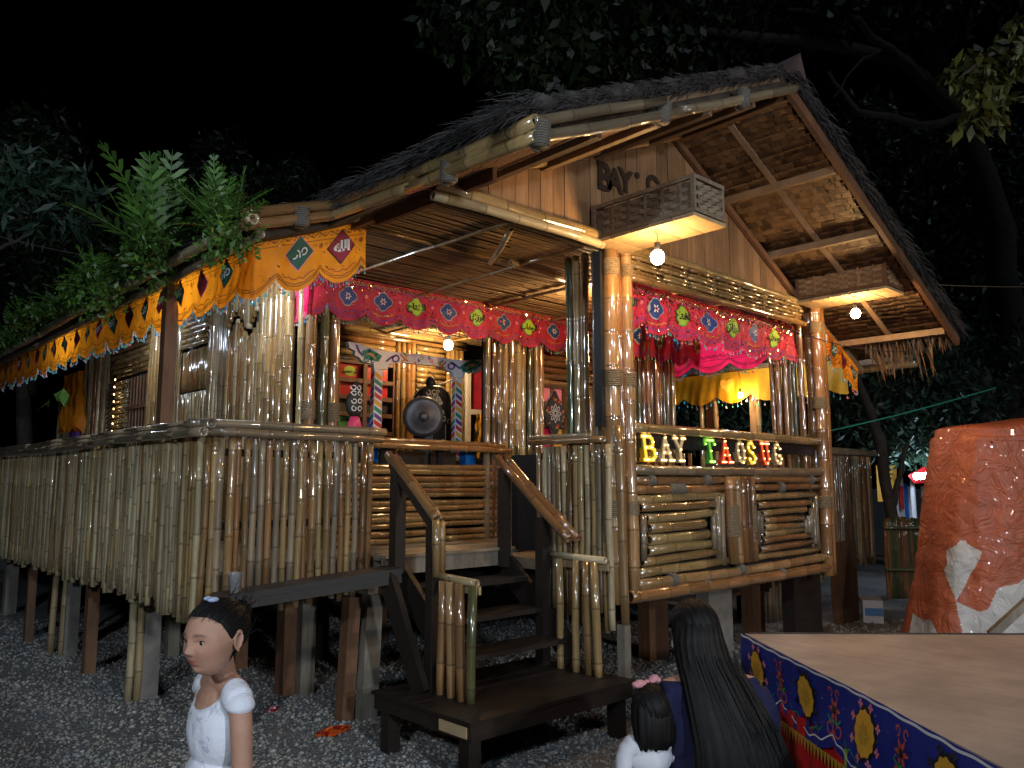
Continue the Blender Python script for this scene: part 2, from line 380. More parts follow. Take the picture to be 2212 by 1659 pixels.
# ---- front railing (left of the stairs)
mb=MB()
for z in (.88,1.22,1.66): mb.bb((1.95,4.765,z),(3.12,4.79,z+.045))
railf=part(mb,'front_railing',M['dark'])
x=1.925; k=0
while x<3.10:
    d=U(.018,.024); bam((x,YR+U(-.008,.008),.76+U(-.05,.03)),(x+U(-.014,.014),YR,1.79),d,pick('straw','grey','straw','brown','grey','brown'),railf,'bamboo_pole'); x+=2*d+U(.003,.014)
bam((1.80,4.69,1.848),(3.17,4.70,1.845),.027,'grey',railf,'handrail_bamboo'); bam((1.88,4.665,1.80),(3.13,4.67,1.795),.027,'grey',railf,'handrail_bamboo')
# ---- right railing beyond the bay
mb=MB()
for z in (.7,1.1,1.7): mb.bb((7.0,4.14,z),(9.6,4.17,z+.04))
railr=part(mb,'right_railing',M['dark'])
x=7.0
while x<9.6: d=U(.022,.03); bam((x,4.1,.55+U(-.1,.1)),(x,4.1,1.80),d,pick('brown','grey','pale'),railr,'bamboo_pole'); x+=2*d+.004
for k in range(3): bam((6.98,4.06+.035*k,1.84+.01*k),(9.8-.1*k,4.08+.03*k,1.84+.01*k),.028,'grey',railr,'handrail_bamboo')
# ---- stilts
for (px,py,w_,mt) in ((60,1385,.07,'post'),(190,1455,.085,'post'),(315,1505,.12,'concrete'),(148,1410,.11,'concrete'),(370,1408,.10,'plank_grey'),(18,1330,.12,'concrete')):
    p=at(px,py,z=0); mb=MB(); mb.beam((p.x,p.y,-.05),(p.x,p.y,.88),w_,w_,up=(0,1,0)); part(mb,'stilt',M[mt])
for (px,py) in ((108,1408),(130,1412),(275,1512),(294,1512)): p=at(px,py,z=0); bam((p.x,p.y,-.05),(p.x+.01,p.y,1.0),.027,'pale',H,'stilt_bamboo')
for (px,py,w_,mt) in ((618,1500,.12,'post'),(655,1500,.11,'plank_grey'),(515,1450,.10,'post')):
    p=at(px,py,z=0); mb=MB(); mb.bb((p.x-w_/2,p.y-w_/2,-.05),(p.x+w_/2,p.y+w_/2,.88)); part(mb,'stilt',M[mt])
mb=MB(); mb.beam(at(742,1560,z=0)-Vector((0,0,.05)),at(760,1290,y=4.62),.085,.09,up=(0,1,0)); part(mb,'stilt',M['post'])
mb=MB(); mb.beam(at(790,1560,z=0)-Vector((0,0,.05)),at(805,1285,y=4.6),.12,.07,up=(0,1,0)); part(mb,'stilt',M['plank_grey'])
for (x,y) in ((2.9,6.6),(3.6,6.3),(4.4,6.6),(5.3,6.8),(6.4,6.4),(7.6,6.2),(3.4,8.6),(5.0,8.8),(6.6,8.6),(8.2,8),(2.6,10.4),(4.5,10.5)):
    mb=MB(); mb.bb((x-.07,y-.07,-.05),(x+.07,y+.07,.74)); part(mb,'stilt',M[pick('post','concrete','dark')])
for (px0,px1,y,mt) in ((1528,1578,3.75,'concrete'),(1622,1648,4.1,'post'),(1712,1770,3.6,'dark'),(1400,1440,4.3,'post'),(1815,1850,4.0,'post')):
    a=at(px0,1200,y=y).x; c=at(px1,1200,y=y).x; mb=MB(); mb.bb((a,y,-.05),(c,y+.12,.86)); part(mb,'stilt',M[mt])
for k in range(5): x=7.55+k*.07; bam((x,4.3,.1),(x+.01,4.3,.75),.025,'grey',H,'stilt_bamboo')
# ---- tall brown post at the side railing
mb=MB(); mb.bb((1.945,5.56,.99),(2.03,5.645,3.02)); mb.bb((1.925,5.5,3.02),(2.05,5.7,3.09)); part(mb,'porch_post',M['post'])
# ================================================================ BAY (projecting front room)
BY=3.35
mb=MB(); mb.bb((4.0,3.40,.74),(6.85,4.9,.84)); mb.bb((4.24,3.39,.84),(6.7,3.41,1.56)); 
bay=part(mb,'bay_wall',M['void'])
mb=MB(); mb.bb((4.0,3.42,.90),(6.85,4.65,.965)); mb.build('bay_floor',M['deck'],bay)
def hb(x0,x1,z0,z1,r,mat,y=BY,nm='bamboo_pole',p=bay): return bam((x0,y,z0),(x1,y,z1),r,mat,p,nm)
hb(4.18,6.78,1.86,1.855,.036,'straw',3.33,'top_rail'); mb=MB(); mb.bb((4.2,3.36,1.735),(6.75,3.41,1.835)); mb.build('rail_beam',M['black'],bay)
hb(4.17,6.85,1.585,1.595,.033,'grey',3.33,'ledge_rail')
hb(4.2,5.28,1.515,1.52,.031,'brown'); hb(5.70,6.83,1.525,1.525,.031,'brown'); hb(4.2,5.28,1.455,1.46,.029,'amber'); hb(5.70,6.83,1.46,1.465,.029,'brown')
for x,z,r_ in ((4.36,1.515,.034),(5.02,1.52,.034),(6.1,1.46,.033),(6.6,1.525,.034)): rope((x,BY,z),(1,0,0),r_,.06,bay,'rope_grey',turns=4)
rope((4.6,BY,1.457),(1,0,0),.031,.17,bay,'rope_grey',turns=9)
hb(4.2,5.28,1.385,1.405,.031,'straw')
nest=((4.27,5.13,1.335,1.342,.031),(4.335,5.10,1.262,1.282,.030),(4.36,5.0,1.196,1.208,.036),(4.36,5.04,1.118,1.128,.035),(4.34,5.06,1.05,1.062,.032),(4.28,5.15,.982,1.0,.030),(4.22,5.28,.912,.925,.031))
for a,c,z0,z1,r_ in nest: hb(a,c,z0,z1,r_,'straw',3.345)
hb(4.17,6.83,.845,.862,.036,'amber',3.33); hb(4.12,6.85,.775,.775,.040,'amber',3.32)
for x,z in ((4.55,.848),(5.4,.855),(6.0,.78),(4.95,.775)): rope((x,3.325,z),(1,0,0),.04,.06,bay,'rope_grey',turns=5)
for x,a,c in ((4.215,.93,1.36),(4.29,.99,1.29),(5.17,.94,1.40),(5.235,.90,1.41),(5.12,1.02,1.30)): bam((x,3.335,a),(x,3.335,c),.024,'grey',bay,'bamboo_upright')
for k,x in enumerate((5.315,5.40,5.475,5.55,5.62)): bam((x+.02,3.315,.905),(x,3.315,1.545),(.045,.034,.04,.034,.03)[k],'amber' if k<2 else 'brown',bay,'bamboo_upright')
rope((5.335,3.315,1.10),(0,0,1),.046,.23,bay,'rope',turns=16); rope((5.60,3.315,1.12),(0,0,1),.036,.2,bay,'rope',turns=14)
for a,c,z0,z1 in ((5.69,6.68,1.385,1.398),(5.74,6.6,1.32,1.332),(5.81,6.52,1.255,1.275),(5.835,6.46,1.20,1.204),(5.83,6.45,1.148,1.15),(5.83,6.45,1.096,1.108),(5.81,6.56,1.045,1.057),(5.76,6.59,.981,1.0),(5.70,6.7,.925,.93)): hb(a,c,z0,z1,.026,pick('straw','straw','brown'),3.345)
for x,a,c in ((5.68,.95,1.33),(5.73,1.02,1.28),(5.785,1.1,1.24),(6.70,.93,1.39),(6.65,.98,1.33),(6.60,1.03,1.28),(6.55,1.08,1.22),(6.5,1.08,1.19)): bam((x,3.335,a),(x,3.335,c),.023,'grey',bay,'bamboo_upright')
# slats seen through the gap behind the letters
for x in np.arange(4.3,6.7,.11): bam((x,4.55,1.0),(x,4.55,1.78),.02,pick('brown','green'),bay,'bamboo_upright')
# ---- left pillar of the bay
mb=MB(); mb.bb((3.935,3.37,1.86),(3.985,3.43,3.02)); pil=part(mb,'left_pillar',M['black'])
bam((4.035,3.345,.74),(4.01,3.35,3.05),.052,'amber',pil,'pillar_bamboo',1); bam((4.185,3.33,.80),(4.165,3.34,3.05),.040,'amber',pil,'pillar_bamboo',2)
bam((4.11,3.37,.74),(4.095,3.38,3.05),.036,'brown',pil,'pillar_bamboo'); bam((4.03,3.285,.62),(4.0,3.29,1.86),.03,'straw',pil,'bamboo_pole')
mb=MB(); mb.bb((3.99,3.26,.24),(4.05,3.32,.62)); mb.build('pole_foot',M['plank_grey'],pil)
for z in (1.28,2.12,2.86):
    rope((4.035-(z-.74)*.011,3.347,z),(0,0,1),.053,.11,pil,turns=9); rope((4.185-(z-.8)*.009,3.335,z+.01),(0,0,1),.041,.09,pil,turns=8)
for x,y,r_,mt in ((4.03,3.74,.026,'green'),(4.03,3.67,.03,'straw'),(4.03,3.59,.03,'straw'),(4.04,3.50,.028,'grey')): bam((x,y,.98),(x,y,3.06),r_,mt,pil,'bamboo_pole')
# ---- side wall of the bay facing the stairs
mb=MB()
for z in (.80,1.25,1.66): mb.bb((4.00,3.40,z),(4.025,4.03,z+.045))
bs_=part(mb,'bay_side_railing',M['dark'])
y=3.34
while y<4.03: r_=U(.019,.0245); bam((3.975+U(-.006,.006),y,.60+U(-.04,.10)),(3.975+U(-.01,.01),y+U(-.012,.012),1.745),r_,pick('grey','brown','straw','pale','straw'),bs_,'bamboo_pole'); y+=2*r_+U(.002,.012)
bam((3.945,3.36,1.775),(3.95,4.05,1.775),.022,'straw',bs_,'handrail_bamboo'); bam((3.975,3.52,1.812),(3.98,4.07,1.81),.019,'pale',bs_,'handrail_bamboo')
mb=MB(); mb.bb((4.06,4.10,1.02),(4.12,4.36,1.70)); part(mb,'dark_panel',M['black'])
mb=MB(); mb.bb((2.90,4.23,.93),(3.95,4.27,1.03)); mb.bb((3.13,4.271,.93),(3.17,4.655,1.03)); mb.bb((3.90,4.271,.93),(3.945,4.655,1.03)); 
part(mb,'landing_frame',M['plank_grey'])
y=4.215
while y<4.74: mb=MB(); mb.bb((2.87+(y-4.215)*.6,y,1.032),(3.965,y+.125,1.05+U(0,.002))); part(mb,'landing_plank',M['deck']); y+=.13
# ---- right pillar
mb=MB(); mb.bb((6.86,3.36,.72),(6.9,3.42,3.05)); pir=part(mb,'right_pillar',M['dark'])
for x,y,r_ in ((6.83,3.33,.055),(6.94,3.35,.045),(6.88,3.42,.05)): bam((x+.02,y,.70),(x,y,3.1),r_,'amber',pir,'pillar_bamboo')
for z in (1.28,2.15,2.83):
    rope((6.835,3.33,z),(0,0,1),.056,.10,pir,turns=8); rope((6.945,3.35,z),(0,0,1),.046,.10,pir,turns=8)
for k in range(9):
    y=3.42+k*.036; bam((6.72+.04*(k%2),y,1.0),(6.70+.04*(k%2),y,3.06),U(.022,.028),pick('green','brown','straw','green'),pir,'bamboo_pole')
for k in range(11): x=5.9+k*.066; bam((x,4.7+.012*(k%2),.97),(x,4.7,3.0),U(.026,.034),pick('green','brown','green','straw') if k<9 else 'straw',pir,'bamboo_pole')
# ================================================================ GABLE
def gtop(x): return 3.06+(x-2.5)*.43 if x<4.75 else 4.03-(x-4.75)*.525
mb=MB(); mb.add([(2.5,3.40,3.03),(6.62,3.40,3.03),(4.75,3.40,4.0)],[(0,1,2)]); gab=part(mb,'gable_wall',M['void'])
x=2.72
while x<6.5:
    w_=U(.10,.135); a=x+.002; c=min(x+w_-.003,6.52); zb=3.07 if x<4.19 else 3.075
    mb=MB(); y0=3.365+U(0,.004); V=[(a,y0,zb),(c,y0,zb),(c,y0,max(gtop(c),zb+.01)),(a,y0,max(gtop(a),zb+.01))]
    if a<4.75<c: V=[(a,y0,zb),(c,y0,zb),(c,y0,gtop(c)),(4.75,y0,4.03),(a,y0,gtop(a))]
    n=len(V); W=[(p[0],p[1]+.02,p[2]) for p in V]
    mb.add(V+W,[tuple(range(n)),tuple(range(2*n-1,n-1,-1))]+[(i,i+n,(i+1)%n+n,(i+1)%n) for i in range(n)]); mb.build('board',M['board'],gab); x+=w_
bam((2.52,3.32,3.09),(3.93,3.30,3.085),.042,'straw',gab,'gable_beam',3); bam((2.5,3.30,3.02),(3.86,3.28,3.025),.026,'pale',gab,'gable_beam')
bam((2.55,3.31,3.13),(3.72,3.31,3.60),.036,'straw',gab,'rake_bamboo'); bam((3.66,3.31,3.585),(4.78,3.31,4.05),.034,'amber',gab,'rake_bamboo')
mb=MB(); mb.beam((4.76,3.34,4.045),(6.56,3.34,3.10),.03,.05); mb.build('gable_trim',M['post'],gab)
# burnt lettering on the boards, half hidden by the box bracket
M['char']=simple('burnt lettering',(.03,.014,.006),.8)
def textmesh(body,size,ext=.002,bold=0,font=None):
    cu=bpy.data.curves.new('txt','FONT'); cu.body=body; cu.size=size; cu.extrude=ext; cu.offset=bold; cu.align_x='CENTER'; cu.align_y='CENTER'; cu.resolution_u=3
    o=bpy.data.objects.new('txt',cu); COL.objects.link(o); dg=bpy.context.evaluated_depsgraph_get(); me=bpy.data.meshes.new_from_object(o.evaluated_get(dg))
    bpy.data.objects.remove(o); 
    v=[tuple(p.co) for p in me.vertices]; f=[tuple(p.vertices) for p in me.polygons]; bpy.data.meshes.remove(me); return v,f
def text_to(mb,body,size,org,ux,uz,un,m=0,ext=.002,bold=0):
    v,f=textmesh(body,size,ext,bold); org=Vector(org);ux=Vector(ux);uz=Vector(uz);un=Vector(un)
    mb.add([org+ux*a+uz*b_+un*c for a,b_,c in v],f,m)
for ch,px,py,sz in (('B',1306,385,.27),('A',1329,392,.22),('Y',1352,394,.22),('·',1377,382,.25),('O',1412,403,.20)):
    p=at(px,py,y=3.355); mb=MB(); text_to(mb,ch,sz,p,(1,0,0),(0,0,1),(0,-1,0),bold=.009); mb.build('burnt_letter',M['char'],gab)
# ---- woven bamboo band under the gable
mb=MB(); mb.bb((4.22,3.36,2.885),(6.60,3.385,3.075)); band=part(mb,'woven_band',M['void'])
for k in range(6):
    z=2.90+k*.032; x=4.21; 
    while x<6.58:
        L=U(.28,.4); x1=min(x+L,6.62); up=.012*(1 if (k+int(x*5))%2 else -.2)
        me=MB(); me.tube([(x+.005,3.352,z),(x+.02,3.342-up,z),((x+x1)/2,3.338-up,z),(x1-.02,3.342-up,z),(x1-.004,3.352,z)],[.009,.015,.016,.015,.009],6); me.build('woven_slat',M['straw'],band,smooth=True); x=x1
for k in range(13): x=4.3+k*.185; mb=MB(); mb.bb((x,3.340,2.89),(x+.022,3.350,3.07)); mb.build('woven_upright',M['board'],band)
bam((4.19,3.33,2.875),(6.63,3.33,2.885),.024,'straw',band,'band_rail'); bam((4.19,3.33,3.09),(6.6,3.33,3.075),.026,'straw',band,'band_rail')
# ---- box brackets with woven sides
def box_bracket(x0,x1,y0,y1,z0,z1,mt,mside):
    mb=MB(); 
    for x in (x0,x1-.02):
        for z in (z0+.03,z1-.025): mb.bb((x,y0,z),(x+.02,y1,z+.025))
        for y in (y0,y1-.03): mb.bb((x,y+.003,z0+.056),(x+.02,y+.03,z1-.026))
    for z in (z0+.03,z1-.025): mb.bb((x0+.021,y0,z),(x1-.021,y0+.02,z+.025))
    mb.bb((x0+.03,y0+.03,z0+.03),(x1-.03,y1,z1-.03),1)
    br=part(mb,'box_bracket',[M[mt],M['void']])
    nb=5
    for k in range(nb): a=y0+(y1-y0)*k/nb; mb=MB(); mb.bb((x0-.01,a+.003,z0),(x1+.01,a+(y1-y0)/nb-.003,z0+.022+.001*(k%2))); mb.build('bottom_board',M['boxwood'],br)
    for sgn,X in ((-1,x0+.012),(1,x1-.012)):
        for k in range(6):
            z=z0+.072+k*(z1-z0-.10)/6
            mb=MB(); n=10; pts=[]
            for i in range(n+1): y=y0+.03+(y1-y0-.05)*i/n; pts.append((X+sgn*.007*(1 if (i+k)%2 else -1),y,z))
            rings=[[(p[0],p[1],p[2]-.013),(p[0],p[1],p[2]+.013),(p[0]+.003,p[1],p[2]+.013),(p[0]+.003,p[1],p[2]-.013)] for p in pts]
            mb.loft(rings); mb.build('woven_strip',M[mside],br,smooth=False)
        for i in range(5): mb=MB(); y=y0+.1+i*(y1-y0-.15)/5; mb.bb((X-.004,y,z0+.058),(X+.004,y+.02,z1-.027)); mb.build('woven_upright',M[mside],br)
    for k in range(6):
        z=z0+.072+k*(z1-z0-.10)/6; mb=MB(); rings=[]
        for i in range(7): x=x0+.03+(x1-x0-.06)*i/6; yy=y0+.004+.006*(1 if (i+k)%2 else -1); rings.append([(x,yy,z-.013),(x,yy,z+.013),(x,yy+.003,z+.013),(x,yy+.003,z-.013)])
        mb.loft(rings); mb.build('woven_strip',M[mside],br)
    return br
box_bracket(3.825,4.14,2.55,3.345,3.03,3.285,'weave','weave')
box_bracket(6.50,6.84,2.55,3.33,3.05,3.30,'post','board')
# ================================================================ ROOF
YG=2.42
def thatch_slab(pts_top,name='thatch_roof',th=.12):
    pass
def rz(x):   # underside of the roof
    if x<2.36: return 3.02-(2.36-x)*.38
    if x<4.77: return 3.02+(x-2.36)*.445
    return 4.093-(x-4.77)*.465
def rz2(x): return rz(x) if x<4.77 else 4.093-(x-4.77)*.365
def roofmesh(xs,y0,y1,th,rz=rz):
    mb=MB(); n=len(xs)
    for a,c in zip(xs[:-1],xs[1:]):
        v=[(a,y0,rz(a)),(c,y0,rz(c)),(c,y1,rz(c)),(a,y1,rz(a))]; w_=[(p[0],p[1],p[2]+th) for p in v]
        mb.add(v+w_,[(0,3,2,1),(4,5,6,7),(0,1,5,4),(1,2,6,5),(2,3,7,6),(3,0,4,7)])
    return mb
mb=roofmesh([2.40,3.6,4.77,6.1,7.55],YG+.05,4.2,.10); roof=part(mb,'thatch_roof',M['thatch_dk'])
mb=roofmesh([1.92,2.36,3.6,4.77,6.1,7.4,8.6],4.2,13.0,.10,rz2); mb.build('rear_thatch',M['thatch_dk'],roof)
mb=roofmesh([7.72,8.55],3.1,4.19,.10,rz2); mb.build('rear_thatch',M['thatch_dk'],roof)
# thatch strands: on the slope, and hanging over the edges
def strands(name,n,fn,L=(.15,.4),w_=.0026,mat='thatch',parent=roof,lift=.02):
    V=[];F=[];
    for i in range(n):
        p,d=fn(); p=np.array(p);d=np.array(d,float);d/=np.linalg.norm(d); l=U(*L); u=np.cross(d,(R()-.5,R()-.5,R()-.2)); u/=np.linalg.norm(u)+1e-6; u*=w_*U(.5,1.6)
        bend=np.array([U(-.03,.03),U(-.03,.03),U(-.04,.03)]); b=len(V); q=p+d*l*.5+bend*.5+np.array([0,0,lift*R()]); e=p+d*l+bend-np.array([0,0,.02])
        V+=[p-u,p+u,q-u,q+u,e]; F+=[(b,b+1,b+3,b+2),(b+2,b+3,b+4,b+4)]
    F=np.array(F); m4=[tuple(f) if f[2]!=f[3] else (f[0],f[1],f[2]) for f in F.tolist()]
    me=bpy.data.meshes.new(name); org=np.mean(V,axis=0); me.from_pydata([tuple(v-org) for v in V],[],m4); me.materials.append(M[mat]); o=bpy.data.objects.new(name,me); COL.objects.link(o); attach(o,parent,org); return tag(o,kind='stuff')
def fl():  # left rake front edge of bay roof
    x=U(2.3,4.75); return (x,YG+U(.0,.14),rz(x)+U(.09,.165)),(-1+U(-.3,.3),U(-.2,.15),-.42+U(-.10,.16))
strands('thatch_fringe',9000,fl,(.08,.24),lift=.01)
def fl2(): y=U(YG,4.2); return (2.50+U(-.1,.15),y,3.17+U(-.02,.09)),(-1,U(-.5,.5),-.35+U(-.2,.15))
strands('thatch_fringe',6500,fl2,(.07,.2),lift=.01)
def fl3(): x=U(1.92,2.5); return (x+.05,4.14+U(-.0,.1),rz(x)+U(.11,.17)),(-1,U(-.3,.1),-.38+U(-.1,.12))
strands('thatch_fringe',1500,fl3,(.08,.25))
def fl4(): x=U(2.0,2.8); y=U(4.2,8); return (x,y,rz(x)+.13+U(-.02,.06)),(-1,U(-.4,.4),-.38)
strands('thatch_fringe',3500,fl4,(.12,.35))
def fl5(): # right rake outer edge
    x=U(4.77,7.6); return (x,YG+U(-.05,.1),rz(x)+U(.03,.13)),(1,U(-.5,.3),-.47+U(-.25,.1))
strands('thatch_fringe',6500,fl5,(.06,.18))
def fl6(): y=U(YG,3.15); return (7.55+U(-.1,.05),y,rz(7.55)+U(-.02,.08)),(.35,U(-.15,.15),-1)
strands('thatch_fringe',150,fl6,(.06,.2),.006,'nipa')
def fl7(): y=U(YG,3.2); return (7.58,y,rz(7.55)+U(-.02,.02)),(.25,U(-.25,.05),-1)
strands('thatch_tuft',26,fl7,(.22,.42),.013,'nipa')
# layered thatch bundles along the edges (rolls of leaf)
for k in range(34):
    x=2.36+2.4*k/34; mb=MB(); p=Vector((x,YG+.05+U(-.02,.02),rz(x)+.115)); 
    mb.tube([p+Vector((.1,0,.06)),p+Vector((0,U(-.03,.02),.04)),p+Vector((-.12,U(-.04,.03),-.04))],[.045,.04,.012],6); mb.build('thatch_bundle',M['thatch'],roof,smooth=True)
# metal ridge cap
mb=MB(); 
for s_ in (-1,1): mb.add([(4.77,YG-.08,4.30),(4.77,YG+.5,4.27),(4.77+s_*.11,YG+.5,4.17),(4.77+s_*.11,YG-.06,4.17)],[(0,1,2,3)])
mb.build('ridge_cap',simple('bent roofing metal',(.3,.22,.2),.45,.4),roof)
# rake bamboos, in pairs, tied
def rakepair(pts,dz,r=.036,mat='grey',nm='rake_bamboo',par=None):
    for d_ in dz:
        for a,c in zip(pts[:-1],pts[1:]):
            A=Vector(a)+Vector((0,0,d_));B=Vector(c)+Vector((0,0,d_)); e=(B-A).normalized()*.04; bam(A-e,B+e,r,mat,par or roof,nm)
YE=YG-.03
rakepair([(4.74,YE,4.06),(3.5,YE,3.50),(2.36,YE,3.0)],(0,),.029,'grey')
rakepair([(3.25,YE-.02,3.46),(2.36,YE-.02,3.07)],(0,),.028,'grey')
rakepair([(2.34,YE,2.99),(2.37,3.3,3.03),(2.38,4.16,3.085)],(0,.066),.031,'straw')
rakepair([(2.52,4.10,3.13),(1.86,4.10,2.905)],(0,.066),.032,'brown')
rakepair([(1.86,4.1,2.93),(1.86,6.2,2.93),(1.87,8.6,2.93),(1.87,11,2.93),(1.87,12.8,2.93)],(0,),.035,'pale','eave_bamboo')
rakepair([(1.93,4.15,2.87),(1.94,6.4,2.87),(1.94,9,2.87),(1.94,12,2.87)],(0,),.025,'grey','eave_bamboo')
mb=MB(); mb.beam((7.75,3.35,2.90),(8.5,3.35,2.63),.05,.05); mb.build('rafter',M['rafter'],roof)
for p,ax in (((2.37,3.0,2.97),(0,0,1)),((2.16,4.09,2.96),(0,0,1)),((3.3,YE,3.37),(.2,0,1)),((4.1,YE,3.72),(.2,0,1)),((2.365,YE-.03,2.95),(.1,0,1)),((2.5,4.1,3.08),(.1,0,1))):
    rope(p,ax,.036,.11,roof,'rope_grey',turns=9)
# right rake board
mb=MB(); mb.beam((4.72,YG,4.075),(7.62,YG,2.73),.035,.075); mb.build('rake_board',M['post'],roof)
mb=MB(); mb.beam((4.70,YG+.05,4.15),(2.40,YG+.05,3.10),.02,.05); mb.build('rake_board',M['rafter'],roof)
# rafters / purlins under the right slope
def und(x,y,dz=-.035): return Vector((x,y,rz(x)+dz))
for x in (5.45,6.12,7.42): mb=MB(); mb.beam(und(x,YG+.03,-.055),und(x,4.15,-.055),.045,.055); mb.build('purlin',M['rafter'],roof)
for y in (2.92,): mb=MB(); mb.beam(und(4.85,y,-.025),und(7.52,y,-.025),.045,.03); mb.build('rafter',M['rafter'],roof)
for y in (3.72,): mb=MB(); mb.beam(und(6.55,y,-.05),und(7.5,y,-.05),.05,.05); mb.build('rafter',M['rafter'],roof)
mb=MB(); mb.beam((4.80,YG+.03,4.045),(4.80,3.36,4.045),.05,.05); mb.build('ridge_beam',M['post'],roof)
# main roof, right side lower rake and its ends
mb=MB(); mb.beam((6.98,3.42,3.06),(7.95,3.42,2.60),.045,.06); mb.build('lower_rake',M['rafter'],roof)
mb=MB(); mb.beam((8.35,3.08,2.74),(8.35,4.6,2.74),.05,.06); mb.build('tie_beam',M['rafter'],roof); bam((8.3,3.02,2.67),(8.3,4.6,2.67),.035,'straw',roof,'eave_bamboo')
# nipa shingle rows seen from below
V=[];F=[]
def shing(x0,x1,y0,y1):
    x=x0
    while x<x1:
        row=rz(x); s_=math.atan(.465); y=y0+U(0,.03)
        while y<y1:
            w_=U(.035,.07); h=U(.052,.062); dz=U(-.012,0)
            a=(x,y,rz(x)-.006+dz*.3); c=(x,min(y+w_,y1+.02),rz(x)-.006); e=(x+h,min(y+w_,y1+.02),rz(x+h)-.024+dz); g=(x+h,y+U(-.008,.008),rz(x+h)-.028+dz); b=len(V)
            V.extend([a,c,e,g,(e[0],e[1],e[2]+.026),(g[0],g[1],g[2]+.026)]); F.extend([(b,b+1,b+2,b+3),(b+3,b+2,b+4,b+5)]); y+=w_-.004
        x+=.056
shing(4.80,7.5,YG+.05,3.6); rz_=rz; rz=rz2; shing(6.6,8.5,4.21,6.5); shing(7.74,8.5,3.12,4.18); rz=rz_
npmesh('nipa_shingles',V,F,M['nipa'],parent=roof,kind='stuff')
V=[];F=[]
for k in range(33):
    x=4.80+k*.082; b=len(V)
    r0=.007
    mb=MB(); 
    for a in range(2):
        V.extend([(x,YG+.05,rz(x)-.022),(x,3.36,rz(x)-.022),(x+.012,3.36,rz(x)-.026),(x+.012,YG+.05,rz(x)-.026)]) if a==0 else None
    F.append((b,b+1,b+2,b+3))
npmesh('nipa_battens',V,F,M['lath'],parent=roof,kind='stuff')
# soffit lining of the left slope over the bay front
mb=MB(); mb.add([(2.45,YG+.08,3.045),(4.7,YG+.08,4.04),(4.7,3.36,4.04),(2.45,3.36,3.045)],[(0,1,2,3)]); mb.build('soffit_board',M['post'],roof)
for k in range(4):
    x=2.9+k*.5; mb=MB(); mb.beam(und(x,YG+.06,-.05),und(x,3.36,-.05),.04,.04); mb.build('purlin',M['rafter'],roof)
# ================================================================ CEILING of the porch
ZC=3.14
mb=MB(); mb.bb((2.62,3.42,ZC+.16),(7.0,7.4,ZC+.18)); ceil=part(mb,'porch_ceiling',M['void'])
V=[];F=[];CS=[]
y=3.44
while y<7.3:
    seg=U(1.0,1.6); x=2.70+U(0,.05)
    while x<6.95:
        L=U(.9,1.9); x1=min(x+L,6.98); w_=U(.010,.017); dy=U(-.008,.008); b=len(V); z=ZC+U(-.004,.005); sag=U(-.006,.006)
        for (xx,yy,zz) in ((x,y,z),((x+x1)/2,y+dy/2,z+sag),(x1,y+dy,z)):
            V.extend([(xx,yy,zz),(xx,yy+w_,zz),(xx,yy+w_,zz+.006),(xx,yy,zz+.006)])
        for s_ in (0,4):
            for k in range(4): k2=(k+1)%4; F.append((b+s_+k,b+s_+4+k,b+s_+4+k2,b+s_+k2))
        x=x1+.002
    y+=U(.026,.034)
npmesh('ceiling_laths',V,F,M['lath'],parent=ceil,kind='stuff')
for y in (4.3,5.1,6.0,6.7): bam((2.75,y,ZC-.012),(6.95,y+U(-.1,.1),ZC-.012),.014,'straw',ceil,'ceiling_batten')
for x in (3.3,4.0,4.8,5.6,6.3): bam((x,3.45,ZC-.028),(x+U(-.1,.1),7.2,ZC-.028),.013,'straw',ceil,'ceiling_batten')
bam((3.35,3.6,ZC-.05),(3.75,4.25,ZC-.06),.02,'pale',ceil,'ceiling_batten'); bam((3.9,4.2,ZC-.04),(4.6,4.3,ZC-.04),.018,'pale',ceil,'ceiling_batten')
mb=MB(); mb.beam((2.68,4.1,3.13),(2.72,3.05,3.13),.03,.09); mb.build('fascia_board',M['post'],ceil); mb=MB(); mb.beam((2.66,4.1,3.15),(2.66,7.3,3.15),.03,.08); mb.build('fascia_board',M['rafter'],ceil)
# ================================================================ INNER HALF WALL and corner poles
YP=5.57
mb=MB()
for x in (3.75,4.35,5.0): mb.bb((x,5.61,.995),(x+.05,5.65,1.78))
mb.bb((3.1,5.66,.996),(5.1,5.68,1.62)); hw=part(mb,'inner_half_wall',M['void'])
z=1.03
while z<1.68: r_=U(.022,.027); bam((3.1,YP+U(-.004,.004),z),(5.12,YP,z+U(-.008,.012)),r_,pick('straw','amber','straw'),hw,'bamboo_pole'); z+=2*r_+.002
bam((3.2,5.54,1.845),(5.06,5.54,1.835),.024,'amber',hw,'handrail_bamboo'); bam((3.15,5.51,1.805),(5.12,5.51,1.795),.027,'amber',hw,'handrail_bamboo')
mb=MB(); mb.bb((3.08,5.60,.99),(3.13,5.65,3.1)); cp=part(mb,'porch_corner_post',M['dark'])
for x,y,r_,mt in ((3.06,5.58,.042,'amber'),(3.165,5.55,.042,'green'),(3.265,5.57,.045,'amber'),(3.02,5.66,.03,'straw')): bam((x,y,.98),(x,y,3.1),r_,mt,cp,'corner_bamboo')
rope((3.06,5.58,1.98),(0,0,1),.044,.15,cp,turns=12); rope((3.265,5.57,1.97),(0,0,1),.047,.15,cp,turns=12)
mb=MB(); mb.bb((4.86,5.6,.99),(5.6,5.63,3.1)); ip=part(mb,'inner_pier',M['void'])
